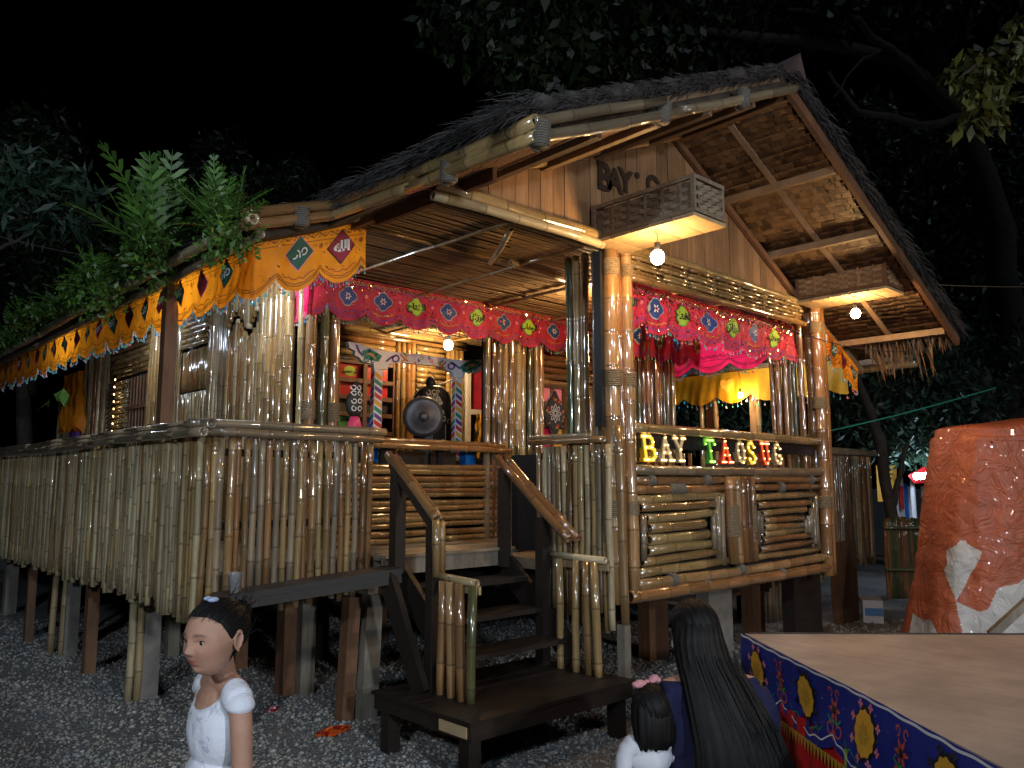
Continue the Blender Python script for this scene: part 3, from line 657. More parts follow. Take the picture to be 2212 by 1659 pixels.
for k,(x,r_,mt) in enumerate(((4.87,.034,'grey'),(4.94,.03,'brown'),(5.01,.034,'grey'),(5.09,.036,'straw'),(5.18,.04,'straw'),(5.26,.036,'pale'),(5.34,.033,'straw'),(5.42,.035,'green'),(5.50,.03,'straw'),(5.57,.03,'amber'))): bam((x,5.56+.01*(k%2),.98),(x,5.56,3.12),r_,mt,ip,'pier_bamboo')
# wall to the right of the pier with its small window
mb=MB(); mb.bb((5.6,5.68,.99),(7.0,5.70,3.12)); ew=part(mb,'inner_wall',M['void'])
z=2.5
while z<3.1: bam((5.6,5.64,z),(6.95,5.64,z+.005),.032,pick('brown','amber'),ew,'bamboo_pole'); z+=.066
mb=MB()
for x in (5.62,5.79,5.97): mb.bb((x,5.62,1.75),(x+.03,5.66,2.5))
for z in (1.75,2.05,2.27,2.45): mb.bb((5.651,5.625,z),(5.969,5.655,z+.035))
wf=mb.build('window_lattice',M['post'],ew)
for i,(x,z) in enumerate(((5.652,1.79),(5.822,1.79),(5.652,2.09),(5.822,2.09),(5.652,2.31),(5.822,2.31))):
    mb=MB(); mb.bb((x,5.645,z),(x+.14,5.65,z+.15 if i>3 else z+.19 if i>1 else z+.25)); mb.build('pane',M[('pinkred','ochre','pinkp','ochre','pinkp','pinkp')[i]],wf)
# low bay inner wall behind
for k in range(20): bam((6.02+k*.05,5.62,.99),(6.02+k*.05,5.62,2.48),.024,pick('brown','green','amber'),ew,'bamboo_upright')
# ================================================================ BACK WALL of the porch room (y=7.3)
mb=MB(); mb.bb((3.05,7.36,.99),(6.0,7.39,3.3)); mb.bb((6.9,5.7,.99),(6.93,7.4,3.3)); bw=part(mb,'back_wall',M['dark'])
z=2.80
while z<3.1: bam((4.3,7.3,z),(5.02,7.3,z),.036,pick('straw','amber'),bw,'bamboo_pole'); z+=.074
bam((4.3,7.24,3.12),(6.0,7.24,3.12),.03,'straw',bw,'bamboo_pole'); bam((4.3,7.24,3.06),(6.0,7.24,3.06),.022,'straw',bw,'bamboo_pole')
for x in (5.06,5.13,5.20,5.27): bam((x,7.28,1.0),(x,7.28,3.05),.033,pick('straw','amber','brown'),bw,'bamboo_upright')
z=1.9
while z<3.05: bam((5.32,7.3,z),(5.72,7.3,z),.03,pick('straw','straw','amber'),bw,'bamboo_pole'); z+=.062
for x in np.arange(5.76,6.02,.065): bam((x,7.27,1.0),(x,7.27,3.05),.03,pick('straw','amber'),bw,'bamboo_upright')
mb=MB()
for x in (4.28,4.62,5.0): mb.bb((x,7.27,2.0),(x+.05,7.31,2.82))
for z in (2.0,2.19,2.37,2.55,2.75): mb.bb((4.331,7.275,z),(4.619,7.305,z+.045)); mb.bb((4.671,7.275,z),(4.999,7.305,z+.045))
lw=mb.build('lattice_window',M['post'],bw)
for i,(x,z,mt) in enumerate(((4.335,2.60,'redskirt'),(4.675,2.60,'redskirt'),(4.335,2.42,'redskirt'),(4.675,2.42,'redskirt'),(4.335,2.24,'dark'),(4.675,2.24,'dark'),(4.335,2.05,'greenp'),(4.675,2.05,'navy'))):
    mb=MB(); mb.bb((x,7.315,z),(x+(.28 if i!=7 else .18),7.32,z+.145)); 
    if i==0:
        mb.ell((x+.14,7.312,z+.07),(.08,.003,.055),10,6,1); text_to(mb,'\uFEE6\uFEE4\uFEA3\uFEAE\uFEDF\uFE8D',.07,(x+.14,7.306,z+.07),(1,0,0),(0,0,1),(0,-1,0),2)
    if i==1: mb.ell((x+.15,7.312,z+.07),(.07,.003,.05),10,6,3)
    mb.build('pane',[M[mt],M['lime'],M['blackp'],M['navy']],lw)
# white door frame and what hangs in it
mb=MB(); mb.bb((6.02,7.22,.99),(6.07,7.30,2.86)); mb.bb((6.34,7.22,.99),(6.40,7.30,2.86)); mb.bb((6.02,7.215,2.86),(6.42,7.305,2.90)); mb.bb((6.071,7.225,2.30),(6.339,7.295,2.36)); df=part(mb,'door_frame',M['whitewood'])
mb=MB(); mb.bb((6.071,7.29,2.37),(6.339,7.296,2.85)); mb.build('red_curtain',M['crimson'],df); mb=MB(); mb.bb((6.071,7.296,.99),(6.339,7.30,2.295)); mb.build('door_opening',M['void'],df)  # door opening is a sheet coloured near-black for the dark beyond
# ================================================================ SIDE WALL (x=3.0), facing the side walk
mb=MB(); mb.bb((3.06,5.62,.99),(3.09,12.5,3.32)); sw=part(mb,'side_wall',M['dark'])
def vb(y0,y1,z0,z1,rr,mats,zf=None,x=3.0):
    y=y0
    while y<y1:
        r_=U(rr*.85,rr*1.1); a,c=z0,z1
        if zf: a,c=zf(y)
        bam((x+U(-.005,.005),y+r_,a),(x+U(-.005,.005),y+r_,c),r_,pick(*mats),sw,'wall_bamboo'); y+=2*r_+.001
vb(5.70,6.18,1.0,3.3,.043,('straw','pale'),x=2.97)
def zz(y): # zigzag cut tops
    k=(y-6.25)/.5; return 1.0,2.72+.22*abs((k%1)*2-1)
def zz2(y): k=(y-6.25)/.5; return 2.80+.22*abs((k%1)*2-1),3.32
vb(6.25,6.92,1,2.8,.026,('straw','amber','pale'),zz); vb(6.25,6.92,2.9,3.3,.024,('straw','pale'),zz2,x=2.98)
vb(6.95,7.34,1.0,3.3,.026,('straw','pale','grey'))
vb(7.36,8.02,1.0,2.36,.022,('pale','grey','straw')); vb(7.36,8.02,2.38,2.78,.016,('amber','straw'))
z=2.83
while z<3.3: bam((2.98,7.36,z),(2.98,8.02,z),.026,'straw',sw,'louvre_bamboo'); z+=.054
vb(8.05,8.5,1.0,3.3,.024,('pale','straw')); vb(8.5,8.78,1.0,3.3,.04,('straw',),x=2.96)
for z in np.arange(2.72,3.3,.06): bam((2.98,8.8,z),(2.98,10.2,z),.028,pick('straw','brown'),sw,'louvre_bamboo')
mb=MB(); mb.bb((2.97,8.86,1.0),(3.04,9.5,2.68)); dw=mb.build('dark_window',M['void'],sw)
for y in np.arange(8.9,9.5,.1): mb=MB(); mb.bb((2.95,y,1.0),(2.965,y+.02,2.66)); mb.build('window_bar',M['post'],dw)
for z in (1.5,1.9,2.3): mb=MB(); mb.bb((2.935,8.88,z),(2.948,9.5,z+.04)); mb.build('window_bar',M['post'],dw)
z=1.02
while z<2.7: bam((2.97,9.55,z),(2.97,10.2,z),.026,'straw',sw,'louvre_bamboo'); z+=.056
vb(10.25,11.3,1.0,3.3,.032,('grey','brown','pale')); vb(11.3,12.4,1.0,2.6,.04,('grey','pale'))
# outer posts on the far side of the house, seen through the bay
for x,y,w_,mt in ((8.2,5.30,.10,'rafter'),(8.2,4.72,.10,'rafter')):
    mb=MB(); mb.bb((x,y,.9),(x+.08,y+w_,2.95)); part(mb,'porch_post',M[mt])
for x,y in ((8.15,5.42),(8.15,5.24),(8.15,4.68)): bam((x,y,.95),(x,y,2.9),.03,'straw',H,'post_bamboo')
bam((8.15,3.8,2.80),(8.15,8,2.80),.03,'grey',roof,'eave_bamboo')
# string of small warm lights on the louvre is its own thing further down
# ================================================================ CLOTHS
AR=dict(fattah='\uFEA1\uFE8E\uFE98\uFED4\uFEDF\uFE8D',razzaq='\uFED5\uFE8D\uFEAF\uFEAE\uFEDF\uFE8D',wahhab='\uFE8F\uFE8E\uFEEB\uFEEE\uFEDF\uFE8D',allah='\uFEEA\uFEE0\uFEDF\uFE8D',rahman='\uFEE6\uFEE4\uFEA3\uFEAE\uFEDF\uFE8D')
class Cloth:
    def __init__(s,path,h,amp,T,ph=0,side=1,fold=.008,sag=0):
        s.P=[Vector(p) for p in path]; s.seg=[(b-a).length for a,b in zip(s.P[:-1],s.P[1:])]; s.L=sum(s.seg); s.h=h;s.amp=amp;s.T=T;s.ph=ph;s.side=side;s.fold=fold;s.sag=sag; s.r=U(0,9)
    def top(s,t):
        t=max(0,min(s.L,t))
        for a,b,l in zip(s.P[:-1],s.P[1:],s.seg):
            if t<=l or b is s.P[-1]: 
                d=(b-a).normalized(); n=Vector((d.y,-d.x,0)).normalized()*s.side; return a+d*t,n,d
            t-=l
    def drop(s,t): return s.h+s.amp*abs(math.sin(math.pi*(t-s.ph)/s.T))**.75
    def S(s,t,v,off=0):
        p,n,d=s.top(t); f=s.fold*(.3+v/s.h)*(math.sin(t*23+s.r+2*math.sin(t*3.1))+.6*math.sin(t*51+v*9+s.r)+.5*math.sin(t*9+v*14))
        return p+Vector((0,0,-v-s.sag*math.sin(math.pi*t/s.L)))+n*(f+off+.01*math.sin(v*12+t*4))
def stroke(mb,c,pts,w_,off,m):
    n=len(pts)
    for i in range(n-1):
        (a,b),(e,f)=pts[i],pts[i+1]; dx,dy=e-a,f-b; l=math.hypot(dx,dy) or 1; ox,oy=-dy/l*w_/2,dx/l*w_/2; k=.1
        q=[(a+ox-dx*k,b+oy-dy*k),(a-ox-dx*k,b-oy-dy*k),(e-ox+dx*k,f-oy+dy*k),(e+ox+dx*k,f+oy+dy*k)]
        mb.add([c.S(x,y,off) for x,y in q],[(0,1,2,3)],m)
def poly(mb,c,cx,cy,shape,off,m,sc=1):
    vs=[c.S(cx+a*sc,cy+b*sc,off) for a,b in shape]; cen=c.S(cx,cy,off); n=len(vs)
    mb.add([cen]+vs,[(0,i+1,(i+1)%n+1) for i in range(n)],m)
def sh_diamond(hw,hh): return [(a*hw,b*hh) for a,b in ((0,-1),(.5,-.5),(1,0),(.5,.5),(0,1),(-.5,.5),(-1,0),(-.5,-.5))]
def sh_quat(r,k=.18,n=40):
    """cloud-edged four-lobed patch: outline of four big round lobes and four small ones between"""
    out=[]
    L=[(.50*math.cos(q),.50*math.sin(q),.50) for q in (0,math.pi/2,math.pi,3*math.pi/2)]+[(.46*math.cos(q),.46*math.sin(q),.30) for q in (math.pi/4,3*math.pi/4,5*math.pi/4,7*math.pi/4)]
    for i in range(n):
        a=2*math.pi*i/n; c,s_=math.cos(a),math.sin(a); m=0
        for x,y,q in L:
            d=x*c+y*s_; p=x*x+y*y-d*d
            if q*q>p: m=max(m,d+math.sqrt(q*q-p))
        out.append((r*m*c*1.12,r*m*s_))
    return out
def sh_heart(r): return [(r*.9*math.sin(a)**3,-r*(.8*math.cos(a)-.32*math.cos(2*a)-.12*math.cos(3*a))) for a in [2*math.pi*i/26 for i in range(26)]]
def petals(mb,c,cx,cy,r,n,m,off,w_=.35):
    for k in range(n):
        a=2*math.pi*k/n; ca,sa=math.cos(a),math.sin(a)
        q=[(0,0),(.55*r,-w_*r*.5),(r,0),(.55*r,w_*r*.5)]
        mb.add([c.S(cx+x*ca-y*sa,cy+x*sa+y*ca,off) for x,y in q],[(0,1,2,3)],m)
def curl(cx,cy,r,a0,turns,sgn=1,n=14,grow=1.):
    return [(cx+r*(1-grow*.75*i/n)*math.cos(a0+sgn*2*math.pi*turns*i/n),cy+r*(1-grow*.75*i/n)*math.sin(a0+sgn*2*math.pi*turns*i/n)) for i in range(n+1)]
def txt_on(mb,c,body,size,cx,cy,off,m,bold=.004):
    v,f=textmesh(body,size,.0005,bold); mb.add([c.S(cx+a,cy-b_,off+z) for a,b_,z in v],f,m)
def cloth_body(name,c,mat,label,cat,group=None,nz=12,step=.013):
    n=int(c.L/step)+1; mb=MB()
    for i in range(n+1):
        t=c.L*i/n; D=c.drop(t)
        for j in range(nz+1): mb.v.append(tuple(c.S(t,D*j/nz)))
    for i in range(n):
        for j in range(nz): a=i*(nz+1)+j; mb.f.append((a,a+1,a+nz+2,a+nz+1)); mb.m.append(0)
    return mb.build(name,M[mat],None,smooth=True,label=label,cat=cat,group=group)
def fringe(c,o,t0=0,t1=None,step=.022,L=.022,r=.0065,cols=('beadblue','beadpink','beadclear','beadgreen','sequin')):
    mb=MB(); t=t0+.01; t1=t1 or c.L
    while t<t1:
        p=c.S(t,c.drop(t)); l=L*U(.6,1.3); q=p-Vector((U(-.004,.004),0,l)); mb.beam(p,q,.0016,.0016,m=0); rr=r*U(.6,1.3)
        mb.ell(q-Vector((0,0,rr)),(rr,rr,rr*1.3),5,4,random.randrange(1,5)); t+=step*U(.7,1.3)
    mb.build('bead_fringe',[M['beadclear']]+[M[k] for k in cols],o,kind='stuff')
def sequins(c,o,n,vmin=.05,vmax=.97,mat='sequin',s_=.0045):
    V=[];F=[]
    for i in range(n):
        t=U(0,c.L); v=c.drop(t)*U(vmin,vmax); p=c.S(t,v,.006); a=Vector((U(-1,1),U(-1,1),U(-1,1))).normalized(); b_=a.orthogonal().normalized(); e=a.cross(b_); k=len(V); r_=s_*U(.6,1.2)
        _,nn,_=c.top(t); nn=(nn+a*.55).normalized(); b_=nn.orthogonal().normalized(); e=nn.cross(b_)
        for x in range(6): an=x*math.pi/3; V.append(p+(b_*math.cos(an)+e*math.sin(an))*r_)
        F.append(tuple(range(k,k+6)))
    npmesh('sequins',np.array([v[:] for v in V]),np.array(F),M[mat],parent=o,kind='stuff')
def border(c,o,v0,col,w_=.006,per=.09,t0=0,line=True):
    mb=MB(); t=t0+.02
    while t<c.L-.05:
        n=8; stroke(mb,c,[(t+per*i/n,v0+.014*math.sin(2*math.pi*i/n)) for i in range(n+1)],w_,.004,0)
        stroke(mb,c,curl(t+per*.27,v0-.004,.014,1.5,.8,1,8),w_*.7,.004,0); stroke(mb,c,curl(t+per*.75,v0+.006,.014,-1.5,.8,1,8),w_*.7,.004,0); t+=per
    if line:
        t=0; 
        while t<c.L-.03: stroke(mb,c,[(t,v0+.034),(t+.014,v0+.037)],w_*.8,.004,0); t+=.019
    mb.build('embroidery',M[col],o,kind='stuff')
def hem(c,o,cols,inset=(.03,.045),w_=.005):
    mb=MB()
    for k,(ins,m_) in enumerate(zip(inset,range(len(cols)))):
        n=int(c.L/.02); stroke(mb,c,[(c.L*i/n,c.drop(c.L*i/n)-ins+ (.003*math.sin(i*1.9) if k else 0)) for i in range(n+1)],w_,.004,m_)
    mb.build('hem_stitching',[M[x] for x in cols],o)
def centres(c): 
    k=0; out=[]
    while True:
        t=c.ph%c.T+c.T*(k-.5)
        if t>c.L: break
        if t>0: out.append(t)
        k+=1
    return out
# ---- orange valances
def dress_orange(c,o,hw=.088,hh=.098,seq=('allah','x','y','z'),hearts=False,cs0=0):
    cs=centres(c)
    for k,t in enumerate(cs):
        if t<hw*.6 or t>c.L-hw*.6: continue
        mb=MB(); v=c.h*.52; sh=sh_heart(.075) if hearts else sh_diamond(hw,hh); a=('maroon','dgreen')[(k+cs0)%2]
        poly(mb,c,t,v,sh,.004,1,1.09); poly(mb,c,t,v,sh,.007,0)
        kd=seq[k%len(seq)]
        if kd in AR: txt_on(mb,c,AR[kd],.09,t,v,.010,2,.005)
        else:
            ink=2
            stroke(mb,c,curl(t-.035,v+.01,.022,0,1.0,1,10,.6),.008,.010,ink); stroke(mb,c,curl(t+.03,v-.01,.024,2,.9,-1,10,.5),.008,.010,ink); stroke(mb,c,[(t-.015,v-.02),(t,v-.005),(t+.005,v+.025)],.008,.010,ink)
        mb.build('medallion',[M[a],M['pinkp' if k%3==0 else 'blackp'],M['white' if k%4!=2 else 'blackp']],o)
        mb=MB(); tt=t+c.T/2
        if tt<c.L-.03: petals(mb,c,tt,c.h*.42,.022,8,0,.004); stroke(mb,c,curl(tt-.04,c.h*.42,.016,3,.6,1,6),.004,.004,1); stroke(mb,c,curl(tt+.04,c.h*.42,.016,0,.6,-1,6),.004,.004,1)
        n=9; stroke(mb,c,[(t-.11+.22*i/n,c.drop(t-.11+.22*i/n)-.075+.008*math.sin(i*2.3)) for i in range(n+1) if 0<t-.11+.22*i/n<c.L],.005,.004,1)
        if mb.v: mb.build('embroidery',[M['thread'],M['maroon']],o)
    border(c,o,.045,'thread'); hem(c,o,('thread','thread')); fringe(c,o); sequins(c,o,int(c.L*45))
c=Cloth([(2.0,4.36,2.925),(2.77,4.36,3.195)],.275,.10,.31,-.155,1,.006); 
o=cloth_body('valance',c,'orange','orange satin valance with large diamond patches hanging under the front left rake of the roof','valance','scalloped valances round the eaves'); dress_orange(c,o,.098,.105,('z','allah'),cs0=1)
c=Cloth([(2.02,11.9,2.95),(2.02,4.37,2.925)],.265,.09,.36,.1,1,.006)
o=cloth_body('valance',c,'orange','long orange satin valance running back along the fern-covered left eave','valance','scalloped valances round the eaves'); dress_orange(c,o,.085,.09,('x','y','z'))
c=Cloth([(6.98,3.38,2.985),(7.80,3.38,2.60)],.20,.07,.22,0,1,.008)
o=cloth_body('valance',c,'orange','orange valance with dark heart patches sloping down beside the right pillar','valance','scalloped valances round the eaves'); dress_orange(c,o,hearts=True)
c=Cloth([(8.08,6.6,2.765),(8.08,3.62,2.76)],.26,.10,.44,.1,1,.005)
o=cloth_body('valance',c,'yellow','plain yellow back of a scalloped valance seen through the bay opening','valance','scalloped valances round the eaves'); fringe(c,o,step=.06,L=.04,r=.011)
mb=MB(); poly(mb,c,1.58,.15,sh_heart(.1),.004,0); mb.build('heart_patch',M['ochre'],o)
# ---- crimson valances
def dress_crimson(c,o,seq,r=.072,first=0,seqn=140,dim=False):
    for k,t in enumerate(centres(c)):
        if t<r*.5 or t>c.L-r*.5: continue
        mb=MB(); v=c.h*.56; kd=seq[k%len(seq)]; lime=kd in AR; sh=sh_quat(r,.16 if lime else .2)
        poly(mb,c,t,v,sh,.004,1,1.12); poly(mb,c,t,v,sh,.007,0)
        if lime: txt_on(mb,c,AR[kd],.078,t,v,.010,2,.003)
        else: petals(mb,c,t,v,.034,6,2,.010); petals(mb,c,t,v,.014,6,3,.012,.6)
        mb.build('medallion',[M['lime' if lime else 'navy'],M['beadclear' if not lime else 'greenp'],M['blackp' if lime else 'white'],M['maroon']],o)
        mb=MB(); tt=t+c.T/2
        if tt<c.L-.03: petals(mb,c,tt,c.h*.5,.02,5,0,.004,.6); stroke(mb,c,curl(tt-.022,c.h*.42,.013,2,.7,1,6),.004,.004,1); stroke(mb,c,curl(tt+.022,c.h*.42,.013,1,.7,-1,6),.004,.004,1)
        n=10; stroke(mb,c,[(t-.1+.2*i/n,c.drop(t-.1+.2*i/n)-.075+.006*math.sin(i*2.6)) for i in range(n+1) if 0<t-.1+.2*i/n<c.L],.006,.004,2 if k%2 else 1)
        if mb.v: mb.build('embroidery',[M['pinkp'],M['violet'],M['gold']],o)
    border(c,o,.035,'gold',.0045,.07,line=False); border(c,o,.05,'violet',.003,.05,line=False); hem(c,o,('violet','violet'),(.028,.04),.004); fringe(c,o,step=.03,L=.02); sequins(c,o,int(c.L*seqn*1.6),.02,.3,s_=.0055); sequins(c,o,int(c.L*seqn*1.2),s_=.0055)
c=Cloth([(3.02,5.50,3.13),(4.3,5.48,3.145),(6.2,5.48,3.145)],.27,.08,.335,.14,1,.007)
o=cloth_body('valance',c,'crimson','crimson valance with Arabic lettering on lime patches over the inner porch opening','valance','scalloped valances round the eaves'); dress_crimson(c,o,('flower','flower','fattah','flower','razzaq','flower','wahhab'))
c=Cloth([(4.10,3.44,2.90),(6.66,3.44,2.885)],.262,.075,.335,.02,1,.010,.012)
o=cloth_body('valance',c,'crimson','sequinned crimson valance hanging just below the woven band of the front bay','valance','scalloped valances round the eaves'); dress_crimson(c,o,('wahhab','flower','fattah','flower','razzaq','flower'),seqn=420)
c=Cloth([(5.8,4.66,3.05),(7.0,4.66,3.05)],.29,.08,.32,.02,1,.012,.03)
o=cloth_body('valance',c,'crimson','shaded crimson valance at the back of the front bay, behind the sequinned one','valance','scalloped valances round the eaves'); dress_crimson(c,o,('flower','fattah'),seqn=60)
c=Cloth([(7.02,5.7,3.02),(7.02,3.75,3.02)],.32,.09,.42,.1,1,.008)
o=cloth_body('valance',c,'pinkred','bright pink scalloped valance lit from behind at the back of the bay','valance','scalloped valances round the eaves'); fringe(c,o,step=.025,L=.03,r=.008,cols=('beadblue','beadpink','beadclear','beadblue','beadclear')); hem(c,o,('maroon','blackp'),(.04,.055),.006); border(c,o,.25,'blackp',.006,.08)
# cloths gathered at the corner post
c=Cloth([(2.98,5.95,3.12),(3.0,5.52,3.12)],.30,.07,.3,.1,1,.02); o=cloth_body('valance',c,'pinkred','short gathered crimson cloth end at the porch corner pole','valance'); fringe(c,o)
# yellow garment and purple cloth hung at the far end of the side wall
def hang(name,label,cat,p,w_,h,mat,ax=(0,1,0),fold=.02,taper=.0,cuts=None):
    mb=MB(); ax=Vector(ax); nn=Vector((ax.y,-ax.x,0)); n=18;k=16
    for i in range(n+1):
        for j in range(k+1):
            u=(i/n-.5)*w_*(1-taper*j/k*U(.95,1.05)); hh=h*(1-.12*abs(math.sin(i*.9)))*j/k
            mb.v.append(tuple(Vector(p)+ax*u-Vector((0,0,hh))+nn*(fold*math.sin(i*1.3+j*.12)*(.4+j/k)+.01*math.sin(j*1.1+i))))
    for i in range(n):
        for j in range(k): a=i*(k+1)+j; mb.f.append((a,a+1,a+k+2,a+k+1)); mb.m.append(0)
    return mb.build(name,M[mat],None,smooth=True,label=label,cat=cat)
hang('hanging_garment','crumpled yellow garment hung at the far end of the side wall','garment',(2.78,11.0,2.86),.75,.78,'orange',(0,1,0),.05)
hang('hanging_cloth','purple cloth hanging below the yellow garment on the side wall','cloth',(2.80,10.9,2.12),.4,.9,'violet',(0,1,0),.04)
hang('hanging_garment','orange embroidered garment hanging in the white doorway','garment',(6.19,7.12,2.30),.24,.55,'gold',(1,0,0),.02,-.4)
# ================================================================ LAMPS
def glow(name,c,s): return simple(name,(1,1,1),.5,em=c,es=s)
M['warmbulb']=glow('lit warm bulb',(1,.60,.25),430); M['warmbulb2']=glow('lit warm bulb inside',(1,.62,.28),480); M['coolbulb']=glow('lit cool bulb',(.75,.86,1),470)
def bulb(p,label,mat,r=.042,cord=.2,group='bare light bulbs hung under the roof'):
    p=Vector(p); t_=thing('light_bulb',label,'light bulb',p,group); mb=MB(); mb.ell(p,(r,r,r*1.1),16,12); mb.build('glass_globe',M[mat],t_,smooth=True)
    mb=MB(); mb.tube([p+Vector((0,0,r*.95)),p+Vector((0,0,r+.05))],r*.42,10); mb.build('socket',M['blackp'],t_)
    mb=MB(); mb.tube([p+Vector((0,0,r+.05)),p+Vector((.006,0,r+.05+cord*.5)),p+Vector((-.02,.02,r+.05+cord))],.003,5); mb.build('cord',M['blackp'],t_); return t_
bulb((3.90,2.88,2.865),'warm bulb on a short cord under the left woven box bracket','warmbulb',cord=.10)
bulb((6.60,2.86,2.905),'warm bulb under the right woven box bracket beside the pillar','warmbulb',.038,cord=.09)
bulb((5.35,6.75,2.98),'warm bulb inside the porch room near the white door frame','warmbulb2',.05,cord=.06)
bulb((5.12,4.4,3.0),'warm bulb close under the woven ceiling behind the bay pillar','warmbulb2',.046,cord=.1)
bulb((2.5,5.62,3.005),'cool white bulb behind the orange valance near the porch corner','coolbulb',.042,cord=.1)
bulb((2.42,8.4,3.03),'cool white bulb farther back along the side walk','coolbulb',.036,cord=.1)
bulb((7.62,4.3,2.86),'cool white bulb behind the pink valance of the bay','coolbulb',.034,cord=.06)
bulb((7.98,4.80,2.47),'small bright bulb hanging in front of the yellow cloth','warmbulb2',.028,cord=.25)
mb=MB()
for k in range(15): mb.ell((2.92,9.86+.01*math.sin(k),2.68-.085*k),(.008,.012,.012),6,4)
o=mb.build('light_string',glow('tiny warm light',(1,.65,.25),7),None,label='vertical string of tiny warm lights down the louvre beside the dark window',cat='light string')
# ================================================================ MARQUEE LETTERS
GL={'B':([[(0,0),(0,1)],[(0,1),(.4,1),(.55,.88),(.55,.66),(.4,.53),(0,.53)],[(.4,.53),(.62,.42),(.62,.14),(.42,0),(0,0)],[(-.12,1),(.1,1)],[(-.12,0),(.1,0)]],.62),
'A':([[(0,0),(.3,1)],[(.3,1),(.6,0)],[(.11,.33),(.49,.33)],[(-.12,0),(.14,0)],[(.46,0),(.72,0)]],.6),
'Y':([[(0,1),(.3,.5)],[(.6,1),(.3,.5)],[(.3,.5),(.3,0)],[(-.1,1),(.12,1)],[(.48,1),(.7,1)],[(.16,0),(.44,0)]],.6),
'T':([[(.3,0),(.3,1)],[(-.06,.82),(-.06,1),(.66,1),(.66,.82)],[(.15,0),(.45,0)]],.6),
'O':([[(.3,0),(.1,.12),(.02,.5),(.1,.88),(.3,1),(.5,.88),(.58,.5),(.5,.12),(.3,0)]],.6),
'S':([[(.56,.78),(.42,1),(.14,.97),(.04,.76),(.16,.58),(.42,.46),(.56,.28),(.46,.04),(.16,0),(.02,.2)]],.6),
'U':([[(.06,1),(.06,.2),(.2,0),(.4,0),(.54,.2),(.54,1)],[(-.06,1),(.18,1)],[(.42,1),(.66,1)]],.6),
'G':([[(.55,.78),(.42,1),(.16,.96),(.04,.7),(.04,.28),(.16,.04),(.44,.02),(.55,.2),(.55,.42),(.36,.42)]],.6)}
LC=dict(yellow=((.9,.55,.02),(1,.72,.1),1.1),white=((.5,.38,.2),(1,.72,.36),.35),green=((.08,.45,.06),(.55,1,.08),.45),red=((.8,.05,.02),(1,.22,.05),.75))
LM={k:(simple('letter face '+k,a,.4,em=b_,es=s_*.6),simple('letter shell '+k,[q*.5 for q in a],.35),glow('letter lamp '+k,(1,.55,.16) if k!='green' else (.55,1,.10),5)) for k,(a,b_,s_) in LC.items()}
for ch,x,col,lab in (('B',4.40,'yellow','yellow lit letter B, first on the ledge'),('A',4.585,'white','warm white lit letter A beside the yellow B'),('Y',4.75,'white','warm white lit letter Y before the gap in the row'),('T',5.13,'green','green lit letter T after the gap in the row'),('A',5.335,'red','red lit letter A beside the green T'),('O',5.55,'white','narrow warm white letter O between red A and yellow S'),('S',5.705,'yellow','yellow lit letter S between the white O and red U'),('U',5.915,'red','red lit letter U near the right end of the row'),('G',6.11,'white','pale lit letter G, last at the right of the row')):
    st,wd=GL[ch]; hgt=.178; sx=hgt*.92; z0=1.634; x0=x-.06; cx=x0+wd*sx/2
    t_=thing('marquee_letter',lab,'lit letter',(cx,3.34,z0),'lit marquee letters on the bay ledge')
    face,shell,lampm=LM[col]; mb=MB(); ms=MB(); ml=MB(); tilt=.02
    def PT2(a,b_,d): return Vector((x0+a*sx,3.335+d+tilt*b_,z0+.018+b_*(hgt-.02)))
    for pl in st:
        for (a,b_),(e,f) in zip(pl[:-1],pl[1:]):
            mb.beam(PT2(a,b_,-.004),PT2(e,f,-.004),.025,.004,up=(0,1,0)); ms.beam(PT2(a,b_,.016),PT2(e,f,.016),.032,.034,up=(0,1,0))
        for a,b_ in pl: mb.box(PT2(a,b_,-.0045),(.022,.004,.022)); ms.box(PT2(a,b_,.016),(.03,.033,.03))
        Ls=[math.hypot(e-a,f-b_) for (a,b_),(e,f) in zip(pl[:-1],pl[1:])]; tot=sum(Ls); n=max(2,int(tot/.34)+1)
        for k in range(n):
            s_=tot*k/(n-1)
            for (p,q),l in zip(zip(pl[:-1],pl[1:]),Ls):
                if s_<=l+1e-6: a=p[0]+(q[0]-p[0])*s_/l; b_=p[1]+(q[1]-p[1])*s_/l; break
                s_-=l
            ml.ell(PT2(a,b_,-.012),(.0062,.0062,.0062),8,6)
    ms.build('letter_shell',shell,t_); mb.build('letter_face',face,t_); ml.build('lamps',lampm,t_,smooth=True,kind='stuff')
# ================================================================ GONG AND ITS FRAME
t_=thing('gong_stand','white painted gong stand with curled okir crossbeam and striped legs','gong stand',(4.5,6.1,1.0))
YA=6.1
def px2(l,y=YA): return [at(a,b_,y=y) for a,b_ in l]
ol=px2([(752,738),(775,742),(800,752),(830,758),(870,762),(905,765),(950,772),(990,778),(1020,778),(1046,776),(1050,783),(1040,790),(1041,799),(1030,806),(1005,803),(1002,817),(980,814),(978,805),(945,791),(870,783),(840,786),(838,798),(808,797),(807,786),(785,782),(776,772),(766,767),(768,758),(756,752)])
bm=bmesh.new(); vs=[bm.verts.new(v) for v in ol]; f=bm.faces.new(vs); r_=bmesh.ops.extrude_face_region(bm,geom=[f]); bmesh.ops.translate(bm,verts=[v for v in r_['geom'] if isinstance(v,bmesh.types.BMVert)],vec=(0,.05,0)); bmesh.ops.recalc_face_normals(bm,faces=bm.faces); bmesh.ops.triangulate(bm,faces=bm.faces)
mb=MB(); mb.v=[v.co[:] for v in bm.verts]; mb.f=[tuple(v.index for v in q.verts) for q in bm.faces]; bm.verts.index_update(); mb.f=[tuple(v.index for v in q.verts) for q in bm.faces]; mb.m=[0]*len(mb.f); bm.free()
cb=mb.build('crossbeam',M['whitewood'],t_)
